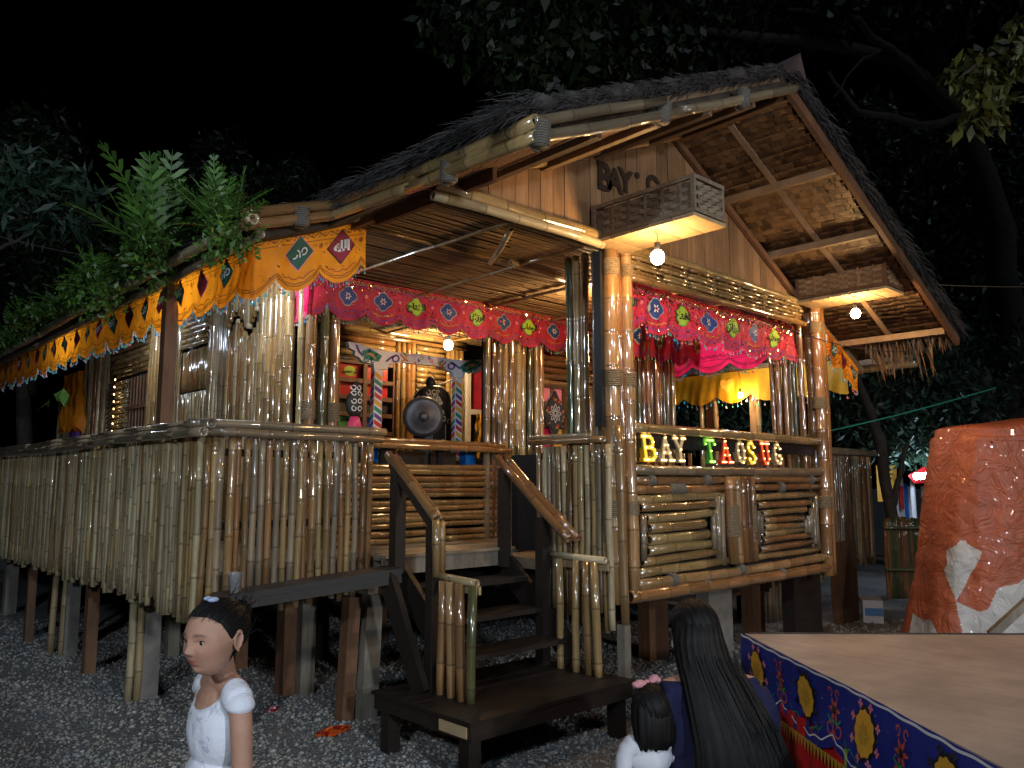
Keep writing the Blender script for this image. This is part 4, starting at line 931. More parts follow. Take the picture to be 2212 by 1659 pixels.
class Flat:
    def __init__(s,y): s.y=y
    def S(s,a,b_,off=0): p=at(a,b_,y=s.y); return Vector((p.x,s.y-off,p.z))
fl_=Flat(YA-.002); mb=MB()
for sx,cx,cy in ((1,800,768),(-1,1018,791)):
    stroke(mb,fl_,[(cx-30*sx,cy-22),(cx-24*sx,cy-8),(cx-16*sx,cy)],4,.002,0)
    stroke(mb,fl_,[(cx-16*sx,cy-6),(cx-2*sx,cy-10),(cx+12*sx,cy-2),(cx+22*sx,cy+4)],9,.002,1); stroke(mb,fl_,[(cx-12*sx,cy+1),(cx+2*sx,cy+6),(cx+18*sx,cy+9)],8,.002,1)
    stroke(mb,fl_,curl(cx-10*sx,cy+9,6,0,1,1),2.4,.004,1); stroke(mb,fl_,curl(cx+6*sx,cy+13,6,0,1,-1),2.4,.004,1); stroke(mb,fl_,[(cx-2*sx,cy-5),(cx+8*sx,cy),(cx+10*sx,cy+8)],2.5,.006,3); stroke(mb,fl_,[(cx-8*sx,cy-4),(cx+2*sx,cy+1)],2.2,.006,5)
for cx,cy,sx in ((855,774,1),(973,790,-1)):
    stroke(mb,fl_,[(cx-20*sx,cy+6),(cx-10*sx,cy-2),(cx,cy-6)],4,.002,0); stroke(mb,fl_,curl(cx-1*sx,cy+1,8,-1.5,.9,1,12,.4),3.4,.002,0)
    stroke(mb,fl_,[(cx+11*sx,cy-8),(cx+20*sx,cy+2),(cx+26*sx,cy+6)],3,.002,2); stroke(mb,fl_,[(cx+26*sx,cy-7),(cx+18*sx,cy+4),(cx+12*sx,cy+6)],4,.003,3); stroke(mb,fl_,[(cx+16*sx,cy-12),(cx+22*sx,cy-6)],3,.002,4)
cb2=mb.build('okir_painting',[M['violet'],M['teal'],M['red'],M['ochre'],M['greenp'],M['gold']],cb,kind='stuff')
mb=MB()
for ch,px_,py_,rot,m_ in (('T',898,787,.5,0),('A',905,779,.4,1),('O',912,773,.2,2),('S',927,773,-.2,1),('U',932,780,-.3,0),('G',937,788,-.4,2)):
    p=at(px_,py_,y=YA-.004); ux=Vector((math.cos(rot),0,math.sin(rot))); uz=Vector((-math.sin(rot),0,math.cos(rot))); text_to(mb,ch,.05,p,ux,uz,(0,-1,0),m_,.001,.0015)
mb.build('painted_letters',[M['red'],M['violet'],M['ochre']],cb)
for xa,xb,ya_ in ((3.99,4.075,6.1),(4.93,5.015,6.1)):
    mb=MB(); mb.bb((xa,ya_,1.0),(xb,ya_+.06,2.52)); lg=mb.build('leg',M['whitewood'],t_)
    z=1.05;k=0
    while z<2.47:
        for face in (0,1):
            mb=MB(); 
            if face==0: q=[(xa+.004,ya_-.003,z+.045),(xb-.004,ya_-.003,z),(xb-.004,ya_-.003,z+.04),(xa+.004,ya_-.003,z+.085)]
            else: q=[(xa-.003,ya_+.056,z),(xa-.003,ya_+.004,z+.045),(xa-.003,ya_+.004,z+.085),(xa-.003,ya_+.056,z+.04)]
            mb.add(q,[(0,1,2,3)]); mb.build('painted_stripe',M[('violet','teal','ochre','red')[(k+face)%4]],lg)
        z+=.062;k+=1
# gong
gc=Vector((4.42,5.93,2.10)); gd=(Vector((0,0,1.5))-gc).normalized(); gd=(gd+Vector((.10,0,0.03))).normalized()
t_=thing('gong','dark bronze bossed gong hanging on cords in the white stand','gong',gc)
gu=Vector((0,0,1)); gs=gd.cross(gu).normalized(); gu=gs.cross(gd)
prof=[(0,.045),(.02,.044),(.035,.036),(.042,.016),(.046,.007),(.05,.004),(.10,.003),(.104,.0),(.15,-.001),(.158,-.002),(.162,-.005),(.166,-.010),(.18,-.02),(.19,-.05),(.185,-.12),(.172,-.15),(.165,-.12),(.17,-.05),(.15,-.02),(0,-.01)]
mb=MB(); mb.loft([[gc+gd*h_+(gs*math.cos(a)+gu*math.sin(a))*max(r_,.0005) for a in [2*math.pi*i/40 for i in range(40)]] for r_,h_ in prof],cap=False); mb.build('gong_body',M['bronze'],t_,smooth=True)
mb=MB(); 
for s_ in (-1,1): mb.tube([gc+gs*s_*.14+gu*.12-gd*.05,gc+gs*s_*.05+gu*.3+Vector((.09,0,.05)),Vector((4.62,6.12,2.56))],.004,5)
mb.build('hanging_cord',M['rope'],t_)
# mannequin with the black embroidered robe
mc=Vector((4.92,6.45,0)); t_=thing('mannequin','mannequin in a black robe with cream curled embroidery behind the gong','mannequin',(mc.x,mc.y,1.0))
mb=MB(); rings=[]
for z,a,b_ in ((1.1,.24,.17),(1.5,.235,.16),(1.9,.215,.14),(2.2,.215,.13),(2.32,.22,.12),(2.40,.20,.11),(2.45,.13,.09),(2.47,.07,.07)):
    rings.append([(mc.x+a*math.cos(t)*(1+.03*math.sin(7*t+z*3)),mc.y+b_*math.sin(t)*(1+.04*math.sin(5*t)),z) for t in [2*math.pi*i/36 for i in range(36)]])
mb.loft(rings); mb.build('robe',simple('black robe cloth',(.012,.011,.014),.45),t_,smooth=True)
mb=MB(); mb.ell((mc.x-.03,mc.y,2.50),(.05,.05,.07),10,6); mb.ell((mc.x+.05,mc.y,2.46),(.05,.05,.045),10,6); mb.build('head_form',M['blackp'],t_,smooth=True)
class Cyl:
    def S(s,a,b_,off=0): 
        aa=.215; bb_=.135; t=-math.pi/2-math.pi/12+a/aa; return Vector((mc.x+(aa+off+.012)*math.cos(t),mc.y+(bb_+off+.02)*math.sin(t),b_))
cy_=Cyl(); mb=MB()
for k in range(34): a=U(-.24,.26); z=U(2.10,2.40); stroke(mb,cy_,curl(a,z,U(.02,.035),U(0,6),.8,pick(-1,1),9,.7),.008,0,0)
for a in (-.05,.10): stroke(mb,cy_,[(a,1.5+.08*k) for k in range(8)],.006,0,0)
for k in range(10): stroke(mb,cy_,curl(.24+U(-.02,.02),1.5+.085*k,.02,U(0,6),.8,1,8),.007,0,0)
mb.build('robe_embroidery',simple('cream thread',(.65,.55,.38),.6),t_)
mb=MB(); mb.tube([(mc.x-.05,mc.y-.12,2.47),(mc.x+.06,mc.y-.13,2.50),(mc.x+.16,mc.y-.08,2.54)],.008,6); mb.tube([(mc.x+.16,mc.y-.08,2.54),(mc.x+.165,mc.y-.08,2.42)],.008,6); mb.build('robe_collar',simple('cream cord',(.6,.52,.38),.6),t_)
# pouch at the corner post: black and white patterned cloth with a pink end
t_=thing('hanging_pouch','black and white patterned pouch with pink satin end hanging at the corner pole','pouch',(3.42,5.5,2.1))
mb=MB(); mb.loft([[(3.42+w_*math.cos(a)+.01*math.sin(z*20),5.5+w_*.5*math.sin(a),z) for a in [2*math.pi*i/18 for i in range(18)]] for z,w_ in ((2.30,.02),(2.24,.04),(2.14,.075),(2.06,.07),(2.02,.04))]); mb.build('pouch_top',simple('patterned black cloth',(.02,.02,.02),.6),t_,smooth=True)
class C2:
    def S(s,a,b_,off=0): w_=.062 if b_<2.2 else .04; return Vector((3.42+a,5.5-w_*.5*math.sqrt(max(0,1-(a/(w_*1.25))**2))-.012-off,b_))
mb=MB(); 
for z in (2.08,2.14,2.20,2.25): 
    for a in (-.03,.02): stroke(mb,C2(),curl(a,z,.022,U(0,6),.9,1,10,.5),.007,0,0)
mb.build('pattern',M['white'],t_)
mb=MB(); mb.loft([[(3.42+w_*math.cos(a)*(1+.12*math.sin(6*a)),5.5+w_*.5*math.sin(a),z) for a in [2*math.pi*i/30 for i in range(30)]] for z,w_ in ((2.03,.03),(1.98,.055),(1.90,.075),(1.83,.07))]); mb.build('pink_end',cloth('pink satin',(.7,.06,.2),.1,.3),t_,smooth=True)
# mandala plaque
t_=thing('mandala_plaque','dark pointed plaque with a white rosette hung on the small window','plaque',(5.81,5.58,2.2))
class C3:
    def S(s,a,b_,off=0): return Vector((5.80+a,5.585-off,2.19+b_))
sh=[(.145*(1+.10*math.cos(4*t)+.07*math.cos(8*t))*math.cos(t),.19*(1+.16*math.cos(4*t)+.06*math.cos(8*t))*math.sin(t)) for t in [2*math.pi*i/48 for i in range(48)]]
mb=MB(); poly(mb,C3(),0,0,sh,0,0); poly(mb,C3(),0,0,sh,.004,1,.95); mb.loft([[C3().S(a,b_,0) for a,b_ in sh],[C3().S(a,b_,-.02) for a,b_ in sh]]); pq=mb.build('plaque_board',[M['concrete'],M['blackp']],t_)
mb=MB(); 
for k in range(8):
    a=k*math.pi/4; stroke(mb,C3(),[(.02*math.cos(a),.02*math.sin(a)),(.065*math.cos(a-.25),.07*math.sin(a-.25)),(.085*math.cos(a),.095*math.sin(a)),(.065*math.cos(a+.25),.07*math.sin(a+.25)),(.02*math.cos(a),.02*math.sin(a))],.005,.006,0)
for k in range(26): a=U(0,6.28); r_=U(.1,.125); petals(mb,C3(),r_*math.cos(a),r_*1.3*math.sin(a),.014,5,1+k%2,.006,.6)
mb.build('rosette',[M['white'],M['red'],M['gold']],pq)
# blue plastic things under the handrail
hang('plastic_bag','crumpled blue plastic bag behind the left stair rail','bag',(3.75,5.75,1.82),.16,.16,'navy',(1,0,0),.02)
M['bluep']=simple('blue plastic',(.02,.2,.7),.3)
bpy.data.objects['plastic_bag'].data.materials[0]=M['bluep']
mb=MB(); mb.bb((4.78,5.75,1.60),(4.90,5.85,1.79)); mb.bb((4.775,5.745,1.77),(4.905,5.855,1.795)); mb.build('plastic_box',M['bluep'],None,label='small blue plastic box behind the inner handrail',cat='box')
# row of dark benches in the room
for k,x in enumerate((3.9,4.25,4.6)):
    tt=thing('wooden_chair','dark wooden chair standing just behind the inner half wall','chair',(x,6.0,1.0),'dark chairs behind the half wall')
    tt['label']=('dark wooden chair behind the half wall nearest the corner poles','dark wooden chair in the middle behind the half wall','dark wooden chair behind the half wall nearest the inner pier')[k]
    mb=MB(); mb.bb((x-.15,5.9,1.42),(x+.15,6.04,1.45)); mb.build('seat',M['dark'],tt); mb=MB(); mb.bb((x-.15,5.86,1.62),(x+.15,5.88,1.78)); mb.build('backrest',M['dark'],tt)
    for dx in (-.14,.12):
        mb=MB(); mb.bb((x+dx,5.86,1.0),(x+dx+.02,5.885,1.619)); mb.build('leg',M['dark'],tt); mb=MB(); mb.bb((x+dx,6.02,1.0),(x+dx+.02,6.04,1.419)); mb.build('leg',M['dark'],tt)
# ================================================================ STAIRS, PLATFORM, BENCH
PX0,PX1,PY0,PY1,PZ=2.68,3.95,3.17,4.03,.32
t_=thing('stair_platform','low dark stained platform at the foot of the porch stairs','platform',(3.3,3.6,0))
mb=MB(); mb.bb((PX0,PY0,PZ-.10),(PX1,PY0+.035,PZ-.021)); mb.bb((PX0,PY1-.035,PZ-.10),(PX1,PY1,PZ-.021)); mb.bb((PX0,PY0+.036,PZ-.10),(PX0+.035,PY1-.036,PZ-.021)); mb.bb((PX1-.035,PY0+.036,PZ-.10),(PX1,PY1-.036,PZ-.021)); mb.build('frame',M['dark'],t_)
y=PY0-.01
while y<PY1: w_=U(.11,.14); mb=MB(); mb.bb((PX0-.015,y,PZ-.02),(PX1+.01,min(y+w_-.004,PY1+.01),PZ+U(-.001,.002))); mb.build('deck_plank',M['dark'],t_); y+=w_
for x,y in ((PX0+.02,PY0+.04),(PX1-.1,PY0+.04),(PX0+.02,PY1-.12),(PX1-.1,PY1-.12)): mb=MB(); mb.bb((x,y,-.05),(x+.08,y+.08,PZ-.101)); mb.build('leg',M['dark'],t_)
mb=MB(); mb.bb((PX0-.008,PY0+.03,PZ-.085),(PX0-.001,PY0+.25,PZ-.03)); mb.build('patch_board',M['boxwood'],t_)
t_=thing('porch_stairs','dark stained wooden stairs with bamboo handrails between the railings','stairs',(3.4,3.9,.32))
for k,(z,y) in enumerate(((.87,3.98),(.69,3.80),(.51,3.63))): mb=MB(); mb.bb((3.00,y,z-.03),(3.86,y+.23,z)); mb.build('tread',M['dark'],t_)
for x in (2.975,3.88): mb=MB(); mb.beam((x,4.22,.93),(x,3.58,.40),.035,.17); mb.build('stringer',M['dark'],t_)
XL,XRr=2.92,3.85
mb=MB(); mb.bb((XL-.035,4.14,.95),(XL+.04,4.21,1.60)); mb.build('newel_post',M['dark'],t_)
mb=MB(); mb.bb((XL-.035,3.77,.32),(XL+.035,3.835,1.24)); mb.build('newel_post',M['dark'],t_)
mb=MB(); mb.beam((XL,4.22,1.62),(XL,3.78,1.245),.065,.06); mb.build('rail_backing',M['dark'],t_)
bam((XL-.012,4.27,1.675),(XL-.012,3.76,1.29),.028,'brown',t_,'handrail_bamboo'); bam((XL+.026,4.25,1.665),(XL+.026,3.76,1.28),.023,'brown',t_,'handrail_bamboo')
bam((XL-.02,3.75,.96),(XL-.02,3.755,1.285),.025,'straw',t_,'rail_bamboo'); bam((XL+.02,3.75,.96),(XL+.02,3.755,1.275),.021,'straw',t_,'rail_bamboo')
mb=MB(); mb.bb((XRr-.04,4.17,.92),(XRr+.03,4.235,1.60)); mb.build('newel_post',M['dark'],t_)
mb=MB(); mb.bb((XRr-.04,3.79,.32),(XRr+.03,3.86,1.27)); mb.build('newel_post',M['dark'],t_)
bam((XRr-.028,4.26,1.675),(XRr-.028,3.57,1.135),.029,'brown',t_,'handrail_bamboo'); bam((XRr+.028,4.23,1.68),(XRr+.028,3.54,1.14),.028,'brown',t_,'handrail_bamboo')
def lowrail(x,ys,y0,y1,z,label):
    t=thing('landing_rail',label,'railing',(x,ys[0],PZ),'low bamboo rails on the landing platform')
    bam((x,y1,z),(x,y0,z-.01),.021,'pale',t,'top_rail'); mb=MB(); mb.bb((x+.015,y0,z-.075),(x+.03,y1,z-.03)); mb.build('batten',M['boxwood'],t)
    for k,y in enumerate(ys): bam((x-.01,y,PZ),(x-.012,y+U(-.03,.03),z-.02),.026,('amber','amber','brown','green')[k%4] if x<3.2 else 'straw',t,'bamboo_upright')
lowrail(XL-.01,(3.70,3.61,3.51,3.44),3.40,3.76,.965,'low rail of leaning brown and green bamboo on the left of the platform')
lowrail(3.87,(3.68,3.55,3.44,3.36),3.30,3.76,1.03,'low rail of straw bamboo on the right of the platform')
t_=thing('bench','long dark plank bench fixed along the front railing left of the stairs','bench',(2.5,4.5,.9))
a=Vector((1.92,4.52,.855));b=Vector((2.90,4.14,.975)); mb=MB(); mb.beam(a,b,.25,.035); mb.build('seat',M['dark'],t_)
mb=MB(); mb.beam(a+Vector((-.02,-.10,-.043)),b+Vector((-.04,-.10,-.043)),.03,.05); mb.build('apron',M['dark'],t_)
mb=MB(); mb.beam((2.80,4.10,.95),(2.84,3.80,.32),.045,.11); mb.build('brace',M['dark'],t_); mb=MB(); mb.beam((1.98,4.55,.84),(2.0,4.6,0),.06,.06,up=(0,1,0)); mb.build('leg',M['dark'],t_)
# plastic cup on the bench
cpn=at(509,1250,y=4.43); cpz=.855+(cpn.x-1.92)*.1224+.0185
m,t,b=newmat('clear plastic'); b.inputs['Base Color'].default_value=(.9,.92,.95,1); b.inputs['Roughness'].default_value=.12; b.inputs['Transmission Weight'].default_value=.85; b.inputs['IOR'].default_value=1.2; M['cup']=m
mb=MB(); mb.loft([[(cpn.x+r_*math.cos(a),4.44+r_*math.sin(a),cpz+z) for a in [2*math.pi*i/20 for i in range(20)]] for z,r_ in ((0,.001),(0,.03),(.11,.042),(.113,.044),(.113,.04),(.004,.028),(.004,.001))],cap=False); mb.build('plastic_cup',M['cup'],None,smooth=True,label='clear plastic cup standing on the dark bench',cat='cup')
# litter on the gravel
def crumple(name,label,cat,p,sx,sy,sz,mats):
    mb=MB(); n=14; k=8; p=Vector(p)
    for j in range(k+1):
        for i in range(n): a=2*math.pi*i/n; r_=math.sin(math.pi*(j+.3)/(k+.6)); f=U(.7,1.2); mb.v.append((p.x+sx*r_*math.cos(a)*f,p.y+sy*r_*math.sin(a)*f,p.z+sz*(1-math.cos(math.pi*j/k))/2*U(.75,1.1)))
    for j in range(k):
        for i in range(n): i2=(i+1)%n; mb.f.append((j*n+i,j*n+i2,(j+1)*n+i2,(j+1)*n+i)); mb.m.append(random.randrange(len(mats)))
    return mb.build(name,mats,None,label=label,cat=cat)
foil=simple('orange foil',(.7,.13,.02),.25,.4); foil2=simple('red foil',(.4,.02,.02),.2,.5); silver=simple('silver foil',(.5,.5,.55),.2,.7)
p=at(722,1577,z=.03); crumple('snack_wrapper','crumpled orange snack wrapper beside the leaning stilts','wrapper',(p.x,p.y,.0),.11,.05,.05,[foil,foil,foil2])
p=at(590,1532,z=.03); crumple('drink_can','dented dark red and silver can lying on the gravel','can',(p.x,p.y,.0),.05,.03,.05,[foil2,silver])
# ================================================================ STAGE TABLE with its cloth
c0=Vector((3.72,2.26,0)); d2=Vector((-.627,-.779,0)); d1=Vector((.72,-.694,0)); d1n=d1.normalized()
t_=thing('stage_table','low plywood stage table at the lower right','table',c0+Vector((0,0,0)))
LA,LB=3.2,3.0
mb=MB(); q=[c0,c0+d1n*LB,c0+d1n*LB+d2*LA,c0+d2*LA]; mb.add([v+Vector((0,0,.715)) for v in q]+[v+Vector((0,0,.74)) for v in q],[(3,2,1,0),(4,5,6,7),(0,1,5,4),(1,2,6,5),(2,3,7,6),(3,0,4,7)]); mb.build('plywood_top',M['ply'],t_)
mb=MB(); mb.beam(c0+d1n*.02+Vector((0,0,.7405)),c0+d1n*LB+Vector((0,0,.7405)),.02,.008); mb.build('edge_trim',M['blackp'],t_)
for a,b_ in ((.15,.15),(LA-.2,.15),(.15,LB-.2),(LA-.2,LB-.2)): p=c0+d2*a+d1n*b_; mb=MB(); mb.bb((p.x-.04,p.y-.04,-.02),(p.x+.04,p.y+.04,.714)); mb.build('leg',M['post'],t_)
P0_=c0+Vector((0,0,.745))-d1n*.012; P1_=c0+d2*LA+Vector((0,0,.745))-d1n*.012
c=Cloth([P0_,P1_],.245,.06,.50,-.03,1,.003)
if c.top(.1)[1].dot(d1n)>0: c.side=-1
o=cloth_body('table_valance',c,'blue','royal blue cloth valance with gold medallions and scrolls on the table edge','valance')
sh_round=lambda r: [(r*.92*(1+.045*math.cos(12*a))*math.cos(a),r*1.02*(1+.045*math.cos(12*a))*math.sin(a)) for a in [2*math.pi*i/60 for i in range(60)]]
coral=simple('coral thread',(.55,.09,.06),.6)
for k in range(6):
    t=.22+.5*k; v=.128
    mb=MB(); poly(mb,c,t,v,sh_round(.078),.004,1,1.16); poly(mb,c,t,v,sh_round(.078),.007,0)
    for a in range(8): an=a*math.pi/4+.39; petals(mb,c,t+.098*math.cos(an),v+.102*math.sin(an),.019,4,2,.006,.7)
    petals(mb,c,t,v,.045,7,3,.010,.5)
    mb.build('medallion',[M['ochre'],M['blackp'],M['pinkp' if k%2==0 else 'sequin'],M['gold']],o)
    t2=t+.25
    mb=MB(); petals(mb,c,t2,.115,.05,6,0,.005,.4); petals(mb,c,t2,.115,.02,6,2,.008,.8)
    for sg in (-1,1):
        stroke(mb,c,curl(t2+sg*.035,.185,.03,0 if sg<0 else 3,.9,-sg,9,.7),.007,.005,0); stroke(mb,c,[(t2+sg*.05,.145),(t2+sg*.025,.165),(t2,.155)],.009,.006,1); stroke(mb,c,curl(t2+sg*.03,.05,.018,1.5,.8,sg,8,.6),.006,.005,0)
        stroke(mb,c,[(t+sg*.16,.20),(t+sg*.13,.225),(t+sg*.10,.215),(t+sg*.07,.235),(t+sg*.03,.245)],.005,.005,1)
    stroke(mb,c,[(t2,.1),(t2-.003,.215)],.007,.005,0); mb.build('embroidery',[coral,M['greenp'],M['sequin']],o,kind='stuff')
n=int(c.L/.01)
mb=MB(); stroke(mb,c,[(c.L*i/n,.008+.002*math.sin(i*.4)) for i in range(n+1)],.009,.006,0); mb.build('white_piping',M['white'],o)
mb=MB(); stroke(mb,c,[(c.L*i/n,c.drop(c.L*i/n)-.03-.014*abs(math.sin(math.pi*i*.010/.125))) for i in range(n+1)],.006,.006,0); mb.build('white_piping',M['white'],o); sequins(c,o,260,.1,.9,'sequin',.003)
# pleated skirt under it
mb=MB(); n=int(LA/.010)
for i in range(n+1):
    p=c0+d2*(LA*i/n)
    for j,z in enumerate((.52,.30,.12,.01)):
        mb.v.append(tuple(Vector((p.x,p.y,z))-d1n*(.005+.016*math.sin(i*.6)*(.5+j*.3)+.01*math.sin(i*.13))))
for i in range(n):
    for j in range(3): a=i*4+j; mb.f.append((a,a+1,a+5,a+4)); mb.m.append(0 if i*.010<1.05 or i*.01>1.8 else 1)
mb.build('table_skirt',[M['redskirt'],M['limeskirt']],None,smooth=True,label='red and lime satin skirt gathered under the blue valance',cat='table skirt')
mb=MB()
for k in range(110): t=.03*k; p=c0+d2*t-d1n*.022; mb.add([p+Vector((0,0,.455))-d2*.012,p+Vector((0,0,.455))+d2*.018,p+Vector((0,0,.40))],[(0,1,2)])
mb.build('gold_trim',M['gold'],bpy.data.objects['table_skirt'])
# ================================================================ ORANGE TARPAULIN
TC=D_=None
ctr=at(2272,1250,d=6.4); ctr=Vector((ctr.x,ctr.y,0)); rtv=Vector(RT); fwv=Vector((FW[0],FW[1],0)).normalized()
NU,NZ=380,280; V=np.zeros((NU,NZ,3)); MI=np.zeros((NU-1,NZ-1),int)
def pin(x,y,P):
    ins=False; n=len(P); j=n-1
    for i in range(n):
        if (P[i][1]>y)!=(P[j][1]>y) and x<(P[j][0]-P[i][0])*(y-P[i][1])/(P[j][1]-P[i][1])+P[i][0]: ins=not ins
        j=i
    return ins
white1=[(-1.1,.0),(-1.05,.90),(-.90,.84),(-.85,.5),(-.83,.0)]  # left flap (u metres across, z)
PW=[(-.58,.0),(-.62,.78),(-.58,.95),(-.51,1.03),(-.40,.94),(-.41,.89),(-.55,.63),(-.61,.54),(-.465,.47),(-.41,.49),(-.32,.66),(-.17,.70),(-.10,.76),(-.08,.0)]
rs=np.random.default_rng(3); ph=rs.uniform(0,6.28,(14,)); kx=rs.uniform(-16,16,14); kz=rs.uniform(-12,12,14)
for i in range(NU):
    a=2*math.pi*i/(NU-1)
    for j in range(NZ):
        z=2.05*j/(NZ-1); f=j/(NZ-1)
        hw=.98-.42*f**.62; hd=.5-.12*f
        if f>.96: k=(1-(f-.96)/.04); kk=.03+.97*math.sqrt(max(0,1-(1-k)**2)); hw*=kk; hd*=kk
        ex=3.2; ca,sa=math.cos(a),math.sin(a); cu=math.copysign(abs(ca)**(2/ex),ca)*hw; cvv=math.copysign(abs(sa)**(2/ex),sa)*hd
        w_=0
        if f<.93: 
            w_=.010*math.sin(a*7+2*math.sin(z*2))*(1-f*.6)+.005*math.sin(a*15+z*3)
            for q in range(14): w_+=.0028*abs(math.sin(kx[q]*cu+kz[q]*z*1.3+ph[q]+1.5*math.sin(z*5+cu*7)))
        nrm=np.array([ca,sa])/1.0; lean=.05*f
        V[i,j]=(cu*(1+w_/max(hw,.1))+lean,.48+cvv*(1+w_/max(hd,.1)),2.05*f+ (.03*math.sin(cu*5) if f>.9 else 0))
W=np.array(ctr[:])+V[:,:,:1]*np.array(rtv[:])+V[:,:,1:2]*np.array(fwv[:])+V[:,:,2:]*np.array([0,0,1.])
i,j=np.meshgrid(np.arange(NU-1),np.arange(NZ-1),indexing='ij'); F=np.stack([i*NZ+j,(i+1)*NZ+j,(i+1)*NZ+j+1,i*NZ+j+1],-1).reshape(-1,4)
mi=[]
for a,b_ in zip(i.ravel(),j.ravel()):
    u,v,z=V[a,b_]; front=v<.58
    mi.append(1 if front and (pin(u+.11,z,PW) or (pin(u,z,white1) and v<.6)) else 0)
def tarpmat(name,c):
    m,t,b=newmat(name); v=coords(t,(1,1,1),False); b.inputs['Roughness'].default_value=.5; b.inputs['Coat Weight'].default_value=.15
    n=noise(t,5,v,5,.6,.5); n2=noise(t,4.5,v,3,.6,1.2); mu=ramp(t,n2,(.40,0),(.5,1),(.6,0)); t.links.new(mixc(t,1,c,ramp(t,n,(.3,.75),(.7,1.15)),'MULTIPLY'),b.inputs['Base Color']); bump(t,b,mixc(t,.6,mu,n),.5,.03); return m
npmesh('covered_stall',W.reshape(-1,3),F,[tarpmat('orange tarpaulin',(.42,.105,.045)),tarpmat('white tarpaulin back',(.55,.55,.54))],True,None,mi,label='tall stall wrapped in a wrinkled orange tarpaulin with torn white patches',cat='tarpaulin')
mb=MB(); mb.beam(at(2140,1372,d=5.2),at(2230,1290,d=5.2),.05,.05); mb.build('loose_board',M['plank_grey'],None,label='grey board leaning at the foot of the orange tarpaulin',cat='board')
# ================================================================ PEOPLE
HS={}
def headmb(mb,T,s=1.,child=True,ears=True):
    """radially built head, face towards local -Y, chin at -.1, crown at +.1"""
    nu,nv=84,64; P=[]
    def ray(d,c,r):
        c=np.array(c);r=np.array(r); a=((d/r)**2).sum(); b_=-2*((d*c)/(r*r)).sum(); k=((c/r)**2).sum()-1; D=b_*b_-4*a*k
        return (-b_+math.sqrt(D))/(2*a) if D>0 else 0
    g=lambda v,c,s_: math.exp(-((v-c)/s_)**2)
    for j in range(nv+1):
        th=math.pi*j/nv
        for i in range(nu):
            ph_=2*math.pi*i/nu; d=np.array([math.sin(th)*math.sin(ph_),-math.sin(th)*math.cos(ph_),math.cos(th)])
            r1=ray(d,(0,.012,.022),(.073,.090,.079)); r2=ray(d,(0,-.018,-.040),(.052,.055,.060)); r3=ray(d,(0,-.03,-.005),(.060,.052,.06))
            r_=(r1**10+r2**10+r3**10)**.1; p=d*r_; x,y,z=p
            if y<0:
                ax_=abs(x); dy=0
                dy+=.006*g(x,0,.008)*g(z,.0,.016)+.0165*g(x,0,.0085)*g(z,-.019,.0105)+.007*g(ax_,.0105,.0055)*g(z,-.024,.0065)
                dy-=.0092*g(ax_,.029,.0145)*g(z,.003,.0098); dy+=.0025*g(ax_,.03,.018)*g(z,.021,.007)
                dy+=.0045*g(ax_,.036,.018)*g(z,-.026,.018)*1.4
                dy+=.0070*g(x,0,.0165)*g(z,-.0430,.0045)+.0072*g(x,0,.0135)*g(z,-.0540,.0048)-.006*g(x,0,.016)*g(z,-.0485,.0018)-.0045*g(x,0,.02)*g(z,-.0635,.005)-.002*g(ax_,.021,.004)*g(z,-.048,.006)-.0015*g(x,0,.004)*g(z,-.034,.005)
                dy+=.0055*g(x,0,.016)*g(z,-.076,.009)
                p=p+np.array([0,-dy,0])
            P.append(T@Vector((p[0]*s,p[1]*s,p[2]*s)))
    F=[(j*nu+i,(j+1)*nu+i,(j+1)*nu+(i+1)%nu,j*nu+(i+1)%nu) for j in range(nv) for i in range(nu)]
    mb.add(P,F); Ti=T.inverted(); HS['y']=min((Ti@Vector(p)/s).y for p in P if abs((Ti@Vector(p)/s).x-.029)<.003 and abs((Ti@Vector(p)/s).z-.003)<.003 and (Ti@Vector(p)).y<0)
    if ears:
        for sx in (-1,1):
            e=[]
            n=20
            for (r_,dx) in ((.35,0.002),(.75,.004),(1.,.011),(.9,.014),(.6,.009),(.25,.008)):
                e.append([T@(Vector((sx*(.067+dx),.018+.016*r_*math.cos(a)+.004*math.sin(a),-.004+.028*r_*math.sin(a)-(.003 if math.sin(a)<0 else 0)))*s) for a in [2*math.pi*i/n for i in range(n)]])
            mb.loft(e)
def remeshed(mb,vox,smooth=2):
    me=bpy.data.meshes.new('tmp'); me.from_pydata(mb.v,[],mb.f); o=bpy.data.objects.new('tmp',me); COL.objects.link(o)
    r_=o.modifiers.new('r','REMESH'); r_.mode='VOXEL'; r_.voxel_size=vox; r_.use_smooth_shade=True
    s_=o.modifiers.new('s','SMOOTH'); s_.factor=.5; s_.iterations=smooth
    dg=bpy.context.evaluated_depsgraph_get(); ev=o.evaluated_get(dg).to_mesh(); n=len(ev.vertices)
    V=np.zeros(n*3); ev.vertices.foreach_get('co',V); V=V.reshape(-1,3); Nn=np.zeros(n*3); ev.vertices.foreach_get('normal',Nn); Nn=Nn.reshape(-1,3)
    F=[tuple(p.vertices) for p in ev.polygons]; bpy.data.objects.remove(o); return V,Nn,F
